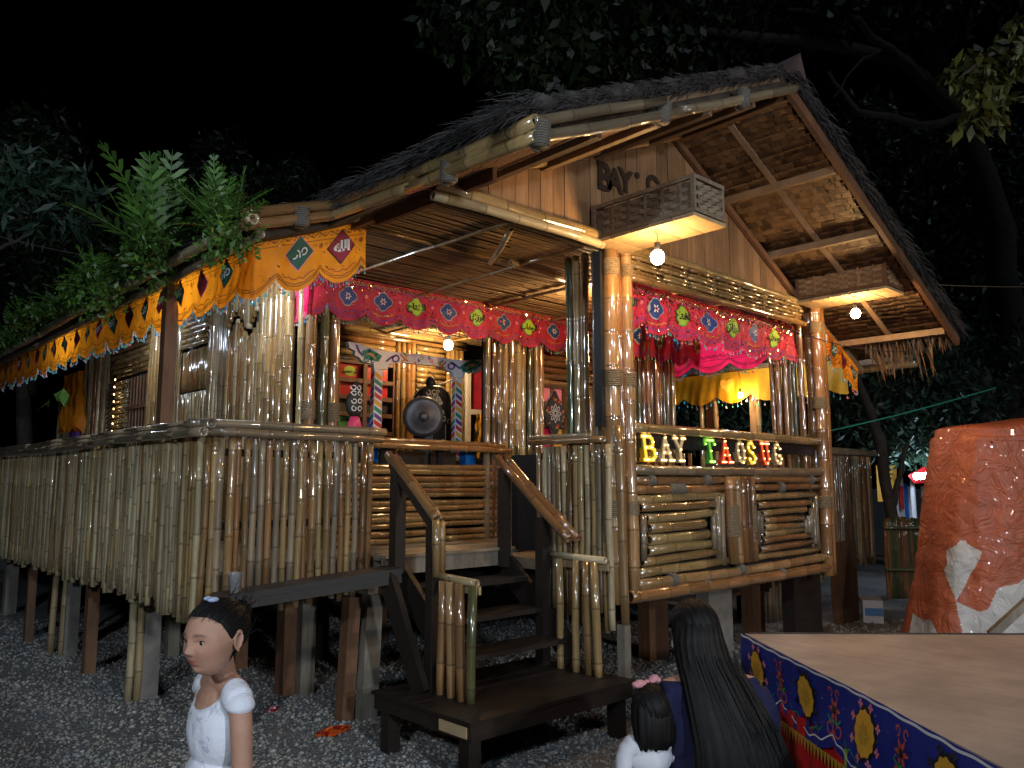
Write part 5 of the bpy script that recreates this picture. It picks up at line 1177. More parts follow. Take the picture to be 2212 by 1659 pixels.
def skinmat(name,c):
    m,t,b=newmat(name); a=N(t,'ShaderNodeAttribute'); a.attribute_name='tint'; a2=N(t,'ShaderNodeAttribute'); a2.attribute_name='brow'
    col=mixc(t,a.outputs['Fac'],c,(c[0]*.75,c[1]*.32,c[2]*.32)); col=mixc(t,a2.outputs['Fac'],col,(.03,.018,.012))
    n=noise(t,60,coords(t,(1,1,1),False),4); col=mixc(t,1,col,ramp(t,n,(.3,.93),(.7,1.05)),'MULTIPLY')
    t.links.new(col,b.inputs['Base Color']); b.inputs['Roughness'].default_value=.6; b.inputs['Specular IOR Level'].default_value=.35; b.inputs['Subsurface Weight'].default_value=.12; b.inputs['Subsurface Radius'].default_value=(.012,.004,.002); b.inputs['Subsurface Scale'].default_value=.6; return m
M['skin']=skinmat('skin tone',(.43,.235,.16)); M['hair']=simple('black hair',(.006,.005,.0045),.6,nz=.4,nsc=30,spec=.22)
m,t,b=newmat('white printed cotton'); v=coords(t,(1,1,1),False); n=noise(t,17,v,2,.5,1.8); wv=N(t,'ShaderNodeTexVoronoi'); wv.inputs['Scale'].default_value=16; t.links.new(v,wv.inputs['Vector'])
col=mixc(t,ramp(t,n,(.60,0),(.64,.55),(.72,.1)),(.66,.68,.74),(.22,.25,.42)); col=mixc(t,ramp(t,wv.outputs[0],(.08,.5),(.13,0)),col,(.4,.33,.5)); t.links.new(col,b.inputs['Base Color']); b.inputs['Roughness'].default_value=.8; bump(t,b,noise(t,14,v,4),.35,.02); M['shirt']=m
M['navydress']=simple('navy dress cloth',(.005,.006,.04),.9,bs=.3,bsc=14); M['whitecloth']=simple('white cotton',(.62,.62,.66),.8,bs=.3,bsc=16)
M['eyew']=simple('eye white',(.36,.34,.33),.3,coat=.5); M['iris']=simple('dark iris',(.015,.008,.006),.15,coat=1); M['bow']=simple('pink fabric bow',(.62,.27,.30),.7,bs=.3)
def frame(loc,f,tilt=0,roll=0):
    f=Vector(f).normalized(); rz_=math.atan2(f.x,-f.y)
    return Matrix.Translation(loc)@Matrix.Rotation(rz_,4,'Z')@Matrix.Rotation(tilt,4,'X')@Matrix.Rotation(roll,4,'Y')
def hand(mb,T,w_,dirv,s,side):
    """palm and five bent fingers; w_ wrist, dirv pointing down the hand"""
    w_=Vector(w_); d=Vector(dirv).normalized(); sdv=Vector((0,1,0)); sdv=(sdv-d*sdv.dot(d)).normalized(); cu=d.cross(sdv)*(-side)
    mb.ell(T@(w_+d*.035*s),(.012*s,.024*s,.034*s),12,8,M=(T.to_3x3()))
    for k,(o_,L,) in enumerate(((-.018,.045),(-.006,.052),(.006,.05),(.018,.04))):
        a=w_+d*.055*s+sdv*o_*s; b_=a+d*L*.5*s+cu*.006*s; c_=b_+d*L*.4*s+cu*.018*s; mb.tube([T@(a-d*.02*s),T@a,T@b_,T@c_],[.0068*s,.007*s,.0065*s,.005*s],8)
    a=w_+d*.02*s-sdv*.02*s; mb.tube([T@(w_+d*.015*s),T@a,T@(a+d*.028*s-sdv*.012*s),T@(a+d*.045*s-sdv*.008*s+cu*.01*s)],[.009*s,.009*s,.0075*s,.006*s],8)
def mesh_from(name,V,F,mat,parent,keep=None,attrs=None,smooth=True):
    if keep is not None:
        idx=-np.ones(len(V),int); fs=[f for f in F if all(keep[i] for i in f)]; used=sorted({i for f in fs for i in f}); idx[used]=np.arange(len(used)); V=V[used]; F=[tuple(int(idx[i]) for i in f) for f in fs]
        if attrs: attrs={k:v[used] for k,v in attrs.items()}
    org=Vector((float(V[:,0].mean()),float(V[:,1].mean()),float(V[:,2].min()))); me=bpy.data.meshes.new(name); me.from_pydata([tuple(p) for p in V-np.array(org[:])],[],F); me.materials.append(mat)
    me.polygons.foreach_set('use_smooth',[smooth]*len(F))
    if attrs:
        for k,a in attrs.items(): me.attributes.new(k,'FLOAT','POINT').data.foreach_set('value',a.astype(np.float32))
    me.update(); o=bpy.data.objects.new(name,me); COL.objects.link(o); attach(o,parent,org); return o
def inv_local(V,T): Ti=np.array(T.inverted()); return V@Ti[:3,:3].T+Ti[:3,3]
def eyes(T,s,parent):
    for sx in (-1,1):
        mb=MB(); c_=T@(Vector((sx*.029,HS['y']+.0140-.0034,.0025))*s); mb.ell(c_,(.0140*s,.0140*s,.0140*s),20,14); 
        d_=(T.to_3x3()@Vector((0,-1,-.12))).normalized(); mb2=MB(); u=d_.orthogonal().normalized(); v_=d_.cross(u)
        e=mb.build('eye',M['eyew'],parent,smooth=True)
        ring=lambda r_,h: [c_+d_*h*s+(u*math.cos(a)+v_*math.sin(a))*r_*s for a in [2*math.pi*i/16 for i in range(16)]]
        mb2.loft([ring(.0075,.0120),ring(.0045,.0137),ring(.0005,.0145)],cap=False); mb2.build('iris',M['iris'],e,smooth=True)
        R3=T.to_3x3(); lp=[]; ll=[]
        for i in range(9):
            a=(i/8-.5)*1.9; el=.46*math.cos(a*1.05)+.02; q=Vector((math.sin(a)*math.cos(el),-math.cos(a)*math.cos(el),math.sin(el))); lp.append(c_+R3@q*.0150*s)
            el=-.44*math.cos(a*1.05)-.02; q=Vector((math.sin(a)*math.cos(el),-math.cos(a)*math.cos(el),math.sin(el))); ll.append(c_+R3@q*.0147*s)
        ml=MB(); ml.tube(lp,[.0007*s]+[.0014*s]*7+[.0007*s],6); ml.build('eyelash',M['hair'],e,smooth=True)
        for arr,nm in ((lp,'upper_lid'),(ll,'lower_lid')):
            up_=.006 if nm=='upper_lid' else -.006; ml=MB(); o2=[p+R3@Vector((0,.0030,up_))*s for p in arr]; o1=[(p+q)/2+R3@Vector((0,-.0008,0))*s for p,q in zip(arr,o2)]; ml.loft([arr,o1,o2],cap=False,closed=False); ml.build(nm,M['skin'],e,smooth=True)
def headattrs(V,T,s):
    L=inv_local(V,T)/s; x,y,z=np.abs(L[:,0]),L[:,1],L[:,2]; fr=(y<-.03)
    lip=np.exp(-((x/.0165)**2)**1.5)*np.exp(-(((z+.0485)/.0105)**2)**2)*fr
    cheek=.18*np.exp(-((x-.036)/.02)**2-((z+.022)/.02)**2)*fr
    brow=np.exp(-(((z-.0250+((x-.028)**2)*11)/.0036)**2))*np.exp(-(((x-.029)/.017)**2)**2)*fr*.8
    lid=.5*np.exp(-(((z-.0095+(x-.029)**2*12)/.0016)**2))*np.exp(-(((x-.029)/.013)**2)**2)*fr
    nostril_shade=.6*np.exp(-((x-.006)/.003)**2-((z+.031)/.002)**2)*fr  # nostril shade painted into the skin colour, sharing the eyebrow attribute
    return dict(tint=np.clip(lip*.85+cheek,0,1),brow=np.clip(brow+lid+nostril_shade,0,1))
def standing(T,k,ws,hs,headc,headT):
    """body for a standing child; k vertical scale, ws width scale"""
    mb=MB(); S=lambda x,y,z: T@Vector((x*ws,y*ws,z*k)); Rm=T.to_3x3()
    headmb(mb,headT,hs)
    for c_,r_ in (((0,0,.58),(.100,.075,.09)),((0,-.008,.68),(.094,.072,.10)),((0,0,.82),(.104,.072,.11)),((0,.004,.88),(.100,.06,.06))):
        mb.ell(S(*c_),(r_[0]*ws,r_[1]*ws,r_[2]*k),20,14,M=Rm)
    mb.tube([S(-.118,.008,.905),S(-.06,.008,.925),S(0,.008,.93),S(.06,.008,.925),S(.118,.008,.905)],[.034*ws,.036*ws,.04*ws,.036*ws,.034*ws],14)
    hp=T.inverted()@(headT@Vector((0,.012,-.05))); mb.tube([S(0,.010,.90),S(0,.010,.95),T@hp],[.040*ws,.032*ws,.034*ws],14)
    arms=[]
    for sx in (-1,1):
        pts=[(sx*.120,.008,.905),(sx*.142,.006,.84),(sx*.150,.010,.72),(sx*.150,-.012,.64),(sx*.146,-.03,.555)]; mb.tube([S(*p) for p in pts],[.029*ws,.0285*ws,.0255*ws,.024*ws,.0185*ws],14); arms.append(pts)
        mb.ell(S(sx*.124,.007,.893),(.034*ws,.034*ws,.032*k),14,10,M=Rm)
        w_=Vector((sx*.146*ws,-.03*ws,.555*k)); hand(mb,T,w_,(0,-.12,-1),ws*.9,sx)
        mb.tube([S(sx*.052,0,.57),S(sx*.054,-.004,.44),S(sx*.052,-.006,.31),S(sx*.052,.012,.2),S(sx*.05,.012,.07)],[.064*ws,.056*ws,.042*ws,.038*ws,.026*ws],14)
        mb.ell(S(sx*.05,-.028,.028),(.030*ws,.075*ws,.03*k),16,10,M=Rm); mb.tube([S(sx*.05,.012,.09),S(sx*.05,.012,.03)],.026*ws,12)
    return mb
def garment(name,V,Nn,F,T,field,off,mat,parent,wr=.35,fr=60):
    """shell over the body where field>0; its edge dives under the skin so the hem is clean"""
    L=inv_local(V,T); f=field(L); o_=np.clip(f/.007,-1,1)*off*(1+wr*np.sin(L[:,0]*fr+L[:,2]*25)*np.cos(L[:,2]*18+L[:,1]*30)*(f>.01)); o_=np.where(f<0,np.maximum(o_,-.006),o_)
    o=mesh_from(name,V+Nn*o_[:,None],F,mat,parent,f>-.012); sm=o.modifiers.new('soft','SMOOTH'); sm.factor=.5; sm.iterations=14; return o
def topfield(k,ws,neck=.915,hem=.6,sleeve=.845,deep=.05):
    def f(L):
        x=np.abs(L[:,0])/ws; y=L[:,1]/ws; z=L[:,2]/k
        r=np.sqrt((x/.078)**2+((z-neck)/np.where(y<.01,deep,.016))**2); n_=(r-1)*.05; n_=np.where(z>neck,np.minimum(n_,(x-.078)*.9),n_)
        arm=np.maximum(.112+np.clip((.86-z)*.12,0,.02)-x,z-sleeve)
        return np.minimum(np.minimum(n_,arm),np.minimum(z-hem,.97-z))*ws
    return f
def skirt(T,k,ws,mat,parent,z0,z1,r0,r1,name='skirt'):
    mb=MB(); rings=[]
    for i in range(10):
        f=i/9; z=z0+(z1-z0)*f; r_=r0+(r1-r0)*f; rings.append([T@Vector((ws*r_*math.cos(a)*(1+.05*f*math.sin(9*a)),ws*r_*.75*math.sin(a)*(1+.06*f*math.sin(7*a+1)),z*k)) for a in [2*math.pi*j/48 for j in range(48)]])
    mb.loft(rings,cap=False); return mb.build(name,mat,parent,smooth=True)
def hairshell(T,s,parent,name,hl,off=.007,noise_=.002,amp=1):
    """hl(V) is a signed field in metres on the head; the hairline sinks under the skin"""
    mb=MB(); headmb(mb,Matrix.Identity(4),1,ears=False); V=np.array(mb.v); r_=np.linalg.norm(V,axis=1); f=hl(V)
    d=V/np.maximum(r_,1e-4)[:,None]; az=np.arctan2(V[:,0],V[:,1]-.02); o_=np.clip(f/.010,-1,1); o_=np.where(o_<0,o_*.006,o_**.7*off)
    V2=V+d*(o_+noise_*np.clip(f/.01,0,1)*(np.sin(az*46+V[:,2]*90)+.6*np.sin(V[:,0]*420+V[:,1]*160)))[:,None]; V2=(np.c_[V2*s,np.ones(len(V))]@np.array(T).T)[:,:3]
    return mesh_from(name,V2,mb.f,M['hair'],parent,f>-.014)
rtv=Vector(RT); fwv=Vector((FW[0],FW[1],0)).normalized()
# --- girl in the white top, walking left close to the camera
def los(px):
    a=math.atan((px-PCX)/FP); v=fwv*math.cos(a)+rtv*math.sin(a); return v,rtv*math.cos(a)-fwv*math.sin(a)
def facing(px,deg):   # deg turned from facing the camera towards picture left
    v,r_=los(px); return -v*math.cos(math.radians(deg))-r_*math.sin(math.radians(deg))
hc=at(464,1376,d=2.1); TH=frame(hc,facing(462,51),math.radians(5))
bc=at(466,1700,d=2.14); TB=frame(Vector((bc.x,bc.y,0)),facing(466,70))
kz_=hc.z/1.063
girl=thing('person','girl with tied-back black hair in a white printed top walking past at the lower left','person',(bc.x,bc.y,0))
mb=standing(TB,kz_,1.0,.93,hc,TH); V,Nn,F=remeshed(mb,.0036,2)
mesh_from('body',V,F,M['skin'],girl,attrs=headattrs(V,TH,.93)); eyes(TH,.93,girl)
garment('top',V,Nn,F,TB,topfield(kz_,1.0,.93,.60,.885,.055),.0055,M['shirt'],girl)
skirt(TB,kz_,1.0,M['shirt'],girl,.70,.40,.121,.185,'top_skirt')
def hl_girl(V):
    x=np.abs(V[:,0]);y=V[:,1];z=V[:,2]
    front=(z-np.interp(y,[-.085,-.050,-.028,-.012,.004],[.076,.068,.047,.015,-.008])-.05*np.clip(x-.03,0,.03))*.8
    side=np.minimum(z-(.012-.9*np.clip(y-.012,0,.08)),y-.006)*.9
    ear=np.sqrt(((y-.018)/.020)**2+((z+.002)/.030)**2)-1; side=np.where((x>.055),np.minimum(side,ear*.03),side)
    nape=np.minimum(z+.062,y-.028); return np.maximum(np.maximum(front,side),np.where(x>.062,np.minimum(nape,ear*.03),nape))
hairshell(TH,.93,girl,'hair',hl_girl,.0035,.0010)
mb=MB(); q=TH@Vector((0,.088,.050)); mb.ell(q,(.028,.028,.030),18,12)
for k in range(70):
    a=Vector((U(-.05,.05),U(.04,.09),U(-.02,.075))); b_=a+Vector((U(-.02,.02),U(.0,.05),U(-.01,.05))); mb.tube([TH@a,TH@((a+b_)/2+Vector((0,.01,.01))),TH@b_],[.0014,.0011,.0004],4,cap=False)
mb.build('hair_bun',M['hair'],girl,smooth=True,kind='stuff')
hm=MB(); headmb(hm,Matrix.Identity(4),1,ears=False); HV=np.array(hm.v); HRr=np.linalg.norm(HV,axis=1); HDr=HV/np.maximum(HRr,1e-4)[:,None]; HF=hl_girl(HV)
mb=MB(); bun=np.array([0,.086,.048]); bun=bun/np.linalg.norm(bun); idx=[i for i in range(len(HV)) if -.012<HF[i]<.03]
for k in range(520):
    a0=HDr[random.choice(idx)]+rng.normal(size=3)*.02; pts=[]
    f1=U(.35,.9)
    for q in range(7):
        w_=f1*q/6; v=a0*(1-w_)+bun*w_; v/=np.linalg.norm(v); r_=HRr[int(np.argmax(HDr@v))]; pts.append(TH@(Vector(v*(r_+.0042+.0018*R()))*.93))
    mb.tube(pts,[.0004]+[.0009]*5+[.0004],4,cap=False)
mb.build('swept_strands',M['hair'],girl,kind='stuff')
mb=MB(); mb.ell(TH@Vector((.012,-.012,.100)),(.016,.012,.007),10,8); mb.ell(TH@Vector((-.010,-.010,.101)),(.012,.010,.006),10,8); mb.build('hair_clip',simple('pale blue hair clip',(.35,.42,.6),.3),girl,smooth=True)
mb=MB(); mb.ell(TH@Vector((.076,.012,-.031)),(.0026,.0026,.0026),8,6); mb.build('earring',M['sequin'],girl,smooth=True)
# --- seated woman with very long hair, back to the camera
wf_=facing(1505,158)
wc=at(1498,1366,d=3.15); THW=frame(wc,wf_,math.radians(10))
bw_=at(1530,1500,d=3.10); TW=frame(Vector((bw_.x,bw_.y,0)),wf_)
wm=thing('person','seated woman with very long black hair and navy dress, seen from behind','person',(bw_.x,bw_.y,0))
mb=MB(); headmb(mb,THW,1.08); Rm=TW.to_3x3(); zt=wc.z-.95; S=lambda x,y,z: TW@Vector((x,y,z+(zt if z>.45 else 0)))
for c_,r_ in (((0,.02,.27),(.18,.15,.13)),((0,.01,.42),(.145,.115,.14)),((0,0,.60),(.165,.115,.16)),((0,.01,.69),(.15,.09,.07))): mb.ell(S(*c_),r_,24,16,M=Rm)
mb.tube([S(-.18,.01,.735),S(-.08,.01,.755),S(.08,.01,.755),S(.18,.01,.735)],[.05,.055,.055,.05],16); mb.tube([S(0,.015,.72),THW@Vector((0,.015,-.06))],[.055,.045],14)
for sx in (-1,1):
    mb.tube([S(sx*.18,.01,.73),S(sx*.215,.02,.62),S(sx*.235,.0,.50),S(sx*.18,-.12,.43),S(sx*.10,-.22,.42)],[.052,.050,.042,.036,.026],16); hand(mb,TW,Vector((sx*.10,-.22,.42)),(-sx*.5,-1,-.1),1.1,sx)
    mb.tube([S(sx*.10,.0,.27),S(sx*.11,-.2,.31),S(sx*.11,-.36,.33),S(sx*.11,-.35,.2),S(sx*.11,-.33,.06)],[.095,.08,.06,.052,.035],16); mb.ell(S(sx*.11,-.39,.035),(.04,.11,.035),14,10,M=Rm)
V,Nn,F=remeshed(mb,.007,2); mesh_from('body',V,F,M['skin'],wm,attrs=headattrs(V,THW,1.08)); eyes(THW,1.08,wm)
def fd(L):
    z=L[:,2]; h_=np.sqrt(np.minimum((np.abs(L[:,0])-.04)**2,1)+(L[:,1]+.27)**2+(z-.42)**2)-.095
    return np.minimum(np.minimum(.785+zt-z,z-.10),h_)
garment('dress',V,Nn,F,TW,fd,.012,M['navydress'],wm,.5,30)
mb=MB(); mb.loft([[TW@Vector((r_*math.cos(a)*(1+.04*math.sin(11*a)),-.12+r_*1.1*math.sin(a)*(1+.04*math.sin(9*a)),z)) for a in [2*math.pi*j/60 for j in range(60)]] for z,r_ in ((.37,.22),(.25,.27),(.03,.31))],cap=False); mb.build('dress_skirt',M['navydress'],wm,smooth=True)
st=thing('low_stool','low dark stool under the seated woman','stool',(bw_.x,bw_.y,0)); p0=TW@Vector((0,.03,0)); mb=MB(); mb.box((p0.x,p0.y,.135),(.34,.30,.03)); mb.build('seat',M['dark'],st)
for a in (-.13,.13):
    for b_ in (-.11,.11): mb=MB(); mb.bb((p0.x+a-.015,p0.y+b_-.015,0),(p0.x+a+.015,p0.y+b_+.015,.119)); mb.build('leg',M['dark'],st)
hairshell(THW,1.08,wm,'hair',lambda V: np.maximum(V[:,2]-(.055+.3*np.clip(-V[:,1]-.03,0,.1)),np.minimum(V[:,1]-.0,V[:,2]+.10)),.016,.0022)
mb=MB(); rings=[]; n=110
for z,cx,cy,rx,ry in ((1.015,.0,.035,.050,.05),(1.0,0,.045,.085,.075),(.93,0,.052,.100,.078),(.86,-.005,.062,.108,.072),(.78,-.015,.085,.125,.062),(.68,-.03,.11,.145,.058),(.58,-.05,.13,.165,.058),(.48,-.07,.14,.185,.058),(.40,-.085,.145,.185,.05),(.33,-.10,.145,.15,.035),(.29,-.11,.145,.08,.015)):
    rings.append([TW@Vector((cx+rx*math.cos(a)*(1+.015*math.sin(19*a+z*5)+.01*math.sin(31*a)),cy+ry*math.sin(a)*(1+.03*math.sin(23*a-z*4)+.025*math.sin(47*a+z*9)),z+zt+(.03*math.sin(13*a) if z<.42 else 0))) for a in [2*math.pi*j/n for j in range(n)]])
hb_=THW@Vector((0,0,0)); dxy=Vector((hb_.x-TW.translation.x,hb_.y-TW.translation.y,0))
for i_,f_ in enumerate((1,1,1,.85,.5,.2,0,0,0,0,0)): rings[i_]=[v+dxy*f_ for v in rings[i_]]
mb.loft(rings); mb.build('long_hair',M['hair'],wm,smooth=True)
mb=MB()
for k in range(260):
    z0=U(.5,.9); l=U(.18,.4); u=U(-1,1); 
    def hp(u,z): f=max(0,min(1,(.95-z)/.5)); cx=-.10*f; rx=.10+.085*f; cy=.055+.09*f; ry=.075-.018*f; q=TW@Vector((cx+rx*u,cy+ry*math.sqrt(max(0,1-u*u))+.004,z+zt)); return q+dxy*max(0,min(1,(z-.62)/.25))
    mb.tube([hp(u,z0),hp(u+U(-.03,.03),z0-l*.5),hp(u+U(-.08,.08),z0-l)],[.0018,.0022,.0007],4,cap=False)
mb.build('loose_strands',M['hair'],wm,kind='stuff')
mb=MB(); mb.ell(THW@Vector((.089,.0,-.040)),(.004,.007,.016),8,6); mb.build('earring',simple('pale earring',(.5,.48,.42),.2,.3),wm,smooth=True)
# --- toddler beside her
tf_=facing(1400,150); tc=at(1402,1535,d=3.05); TT=frame(Vector((tc.x,tc.y,0)),tf_); THT=frame(tc,tf_,math.radians(4)); kt=(tc.z-.02)/1.075
td=thing('person','toddler in white with a pink bow in dark hair beside the seated woman','person',(tc.x,tc.y,0))
mb=standing(TT,kt,.80,.88,tc,THT); V,Nn,F=remeshed(mb,.006,2); mesh_from('body',V,F,M['skin'],td,attrs=headattrs(V,THT,.88)); eyes(THT,.88,td)
garment('top',V,Nn,F,TT,topfield(kt,.80,.925,.55,.76,.03),.011,M['whitecloth'],td); skirt(TT,kt,.80,M['whitecloth'],td,.70,.34,.118,.20,'top_skirt')
hairshell(THT,.88,td,'hair',lambda V: np.maximum(V[:,2]-.05,np.minimum(V[:,1]+.01,V[:,2]+.09)),.014,.002)
mb=MB(); n=60
mb.loft([[THT@(Vector((rx*math.cos(a)*(1+.05*math.sin(17*a)),cy+ry*math.sin(a)*(1+.06*math.sin(23*a)),z+(.012*math.sin(9*a) if z<-.1 else 0)))*.88) for a in [2*math.pi*j/n for j in range(n)]] for z,cy,rx,ry in ((.075,.02,.06,.06),(.03,.025,.09,.080),(-.04,.035,.097,.076),(-.10,.045,.095,.058),(-.135,.05,.075,.04))]); mb.build('hair_ends',M['hair'],td,smooth=True)
mb=MB()
for dx,dz,rx in ((-.030,.004,.030),(.034,-.010,.036)):
    for k in range(3): mb.ell(THT@Vector((dx*(.75+.3*k),U(-.006,.006),.103+dz+(.004,.010,.002)[k])),(rx*.62,.018,.012),12,8,M=Matrix.Rotation(.4*(k-1),3,'Y'))
mb.ell(THT@Vector((0,-.005,.103)),(.010,.012,.010),8,6); mb.build('bow',M['bow'],td,smooth=True)
# ================================================================ VEGETATION
def leafmat(name,c,c2):
    m,t,b=newmat(name); oi=N(t,'ShaderNodeNewGeometry'); r_=ramp(t,oi.outputs['Random Per Island'],(0,c),(.6,c2),(1,[k*1.5 for k in c2])); t.links.new(r_,b.inputs['Base Color']); b.inputs['Roughness'].default_value=.45; return m
M['leaf']=leafmat('dark tree leaf',(.006,.014,.004),(.016,.03,.008)); M['leafb']=leafmat('blue-green leaf',(.014,.032,.018),(.03,.06,.035)); M['leafy']=leafmat('olive leaf',(.035,.05,.012),(.075,.085,.02)); M['fern']=leafmat('fern green',(.035,.09,.012),(.07,.16,.025)); M['moss']=leafmat('small fern',(.02,.06,.008),(.05,.115,.016))
M['bark']=simple('bark',(.045,.036,.028),.9,nz=.4,nsc=12,bs=.5)
def leaves(name,clumps,n,size,mat,parent=None,asp=.33,droop=.5,sc=(1,1,.8),**kw):
    C_=np.array([c_[0] for c_ in clumps]); Rr=np.array([c_[1] for c_ in clumps]); w_=Rr**2/np.sum(Rr**2); k=rng.choice(len(clumps),n,p=w_)
    d=rng.normal(size=(n,3)); d/=np.linalg.norm(d,axis=1)[:,None]; rad=rng.uniform(0,1,(n,1))**.45
    sub=rng.normal(size=(60,3))*.4; P=C_[k]+d*rad*Rr[k][:,None]*np.array(sc)+sub[rng.integers(0,60,n)]*Rr[k][:,None]*.35
    a=rng.normal(size=(n,3)); a[:,2]-=droop; a/=np.linalg.norm(a,axis=1)[:,None]; u=np.cross(a,rng.normal(size=(n,3))); u/=np.linalg.norm(u,axis=1)[:,None]; nn=np.cross(a,u)
    s=size*rng.uniform(.6,1.3,(n,1)); V=np.stack([P,P+a*s*.45+u*s*asp*.5+nn*s*.06,P+a*s,P+a*s*.45-u*s*asp*.5+nn*s*.06],1).reshape(-1,3)
    F=np.arange(4*n).reshape(n,4); return npmesh(name,V,F,M[mat],parent=parent,**kw)
def limb(pts,r0,r1,parent,name='limb',mat='bark'):
    pts=[Vector(p) for p in pts]; out=[]
    for a,b_ in zip(pts[:-1],pts[1:]):
        for k in range(4): out.append(a.lerp(b_,k/4)+Vector((U(-1,1),U(-1,1),U(-1,1)))*(b_-a).length*.025)
    out.append(pts[-1]); n=len(out); mb=MB(); mb.tube(out,[r0+(r1-r0)*i/(n-1) for i in range(n)],8); return mb.build(name,M[mat],parent,smooth=True)
def tree(label,base,limbs,clumps,n,size,mat,group='trees round the house',cat='tree',name='broadleaf_tree',**kw):
    base=Vector(base); t_=thing(name,label,cat,base,group)
    for k,(pts,r0,r1) in enumerate(limbs): limb(pts,r0,r1,t_,'trunk' if k==0 else 'limb')
    leaves('crown',clumps,n,size,mat,t_,**kw); return t_
def A(x,y,d): return at(x,y,d=d)
g=lambda x,y,d: (A(x,y,d).x,A(x,y,d).y,0)
# big tree over the roof
tree('huge dark tree whose leafy boughs hang over the roof ridge',g(2190,900,13),
 [([g(2190,900,13),A(2185,800,13),A(2160,500,12.5),A(2080,250,12),A(2000,60,11.5)],.30,.14),([A(2080,250,12),A(1950,130,11),A(1750,90,10),A(1600,75,9.5),A(1450,60,9.5)],.12,.03),([A(2000,170,11),A(1850,40,10),A(1700,20,9.5)],.07,.02),([A(1790,160,10),A(1850,240,9.6),A(1990,270,9.8),A(2140,240,10)],.03,.06),([A(1800,210,9.4),A(1860,130,9.8),A(1900,110,10)],.012,.02)]
 ,[(A(x,y,d)[:],r_) for x,y,d,r_ in ((1010,20,9,.55),(1060,70,9,.5),(1130,130,9,.5),(1200,60,9,.6),(1290,20,9.5,.6),(1300,120,9.5,.45),(1400,60,9.5,.6),(1450,140,9.8,.45),(1560,50,10,.6),(1640,110,10.5,.45),(1180,-20,9,.6),(1480,-20,9.5,.6),(1750,-10,10,.6),(1900,30,11,.6),(2050,-20,11,.7))],12000,.16,'leaf',asp=.5,droop=.9)
for lab,x,y,d,cl,n,sz,mt in (
 ('mass of dark trees standing beyond the right eave of the roof',2050,1000,15,((1850,300,15,.9),(1900,420,15,1.0),(1980,350,15,.9),(2100,420,15,1.1),(2000,520,15,1.0),(2160,560,15,1.0),(2080,640,15,1.0),(2170,350,15,.9)),9000,.22,'leaf'),
 ('lower dark green trees between the house and the orange tarpaulin',2120,1000,12,((1900,860,12,.7),(1980,800,12,.8),(2060,860,12,.7),(1830,900,12,.5),(2130,780,13,.9),(1950,930,12,.6),(2010,960,12,.5),(1900,960,12,.35),(2100,920,13,.6)),9000,.15,'leafb'),
 ('green tree seen through the bay opening behind the house',1500,1000,14,((1480,890,13,.5),(1530,870,13,.6),(1600,880,13,.6),(1660,900,13,.5),(1470,930,13,.4)),5000,.15,'leafb'),
 ('dark tree at the left edge behind the ferns',60,1000,14,((20,330,14,.8),(80,300,14,.7),(90,400,14,.7),(30,440,14,.8),(130,470,14,.6),(60,540,14,.9),(180,560,14,.8),(260,520,14,.6),(120,640,14,.8),(300,600,14,.6),(40,640,14,.8)),9000,.2,'leaf'),
 ('faint tree rising behind the rear thatch',520,900,18,((480,330,18,.6),(430,400,18,.8),(560,400,18,.7),(640,390,18,.6),(330,420,18,.7)),3500,.2,'leaf')):
    tree(lab,g(x,y,d),[([g(x,y,d),A(x,y-200,d),A(cl[0][0],cl[0][1],d)],.16,.06),([A(x,y-150,d),A(cl[2][0],cl[2][1],d)],.08,.03),([A(x,y-180,d),A(cl[-1][0],cl[-1][1],d)],.07,.02)],[(A(a,b_,e)[:],r_) for a,b_,e,r_ in cl],n,sz,mt)
# pale leaning trunk behind the house at right
limb([g(1935,1060,11),A(1900,950,11),A(1855,830,11),A(1820,740,11)],.09,.05,None,'tree_trunk'); tag(bpy.data.objects['tree_trunk'],'pale leaning trunk behind the right eave','tree trunk')
limb([g(1925,1240,11),A(1922,1130,11),A(1940,1040,11),A(1960,960,11)],.055,.03,None,'dark_trunk'); tag(bpy.data.objects['dark_trunk'],'thin dark trunk beside the bamboo fence and the stall light','tree trunk')
# near leafy spray, top right
nb=thing('leafy_branch','olive leafy spray hanging in at the upper right','branch',A(2200,60,5.5)); limb([A(2290,20,5.5),A(2200,90,5.5),A(2120,130,5.4),A(2070,170,5.4)],.025,.008,nb,'twig')
leaves('leaves',[(A(x,y,5.5)[:],r_) for x,y,r_ in ((2090,140,.12),(2130,170,.14),(2170,120,.14),(2110,210,.11),(2150,230,.12),(2060,160,.08),(2195,60,.12),(2100,260,.07))],520,.13,'leafy',nb,asp=.42,droop=1.2)
# blue-green branch at the left
lb=thing('leafy_branch','thin-leaved blue-green branch reaching in at the left edge','branch',A(0,450,7))
for pts in ([(-60,480),(60,440),(130,400),(200,425),(250,400)],[(-60,560),(40,520),(110,450),(170,380)],[(-60,420),(20,380),(60,350),(90,330)],[(-40,500),(50,470),(130,470),(215,480)]): limb([A(x,y,7) for x,y in pts],.02,.004,lb,'twig')
leaves('leaves',[(A(x,y,7)[:],r_) for x,y,r_ in ((40,370,.25),(90,400,.22),(150,380,.16),(170,420,.14),(20,440,.25),(210,430,.10),(90,470,.2),(130,450,.18),(30,350,.2),(180,470,.12))],620,.19,'leafb',lb,asp=.22,droop=.3)
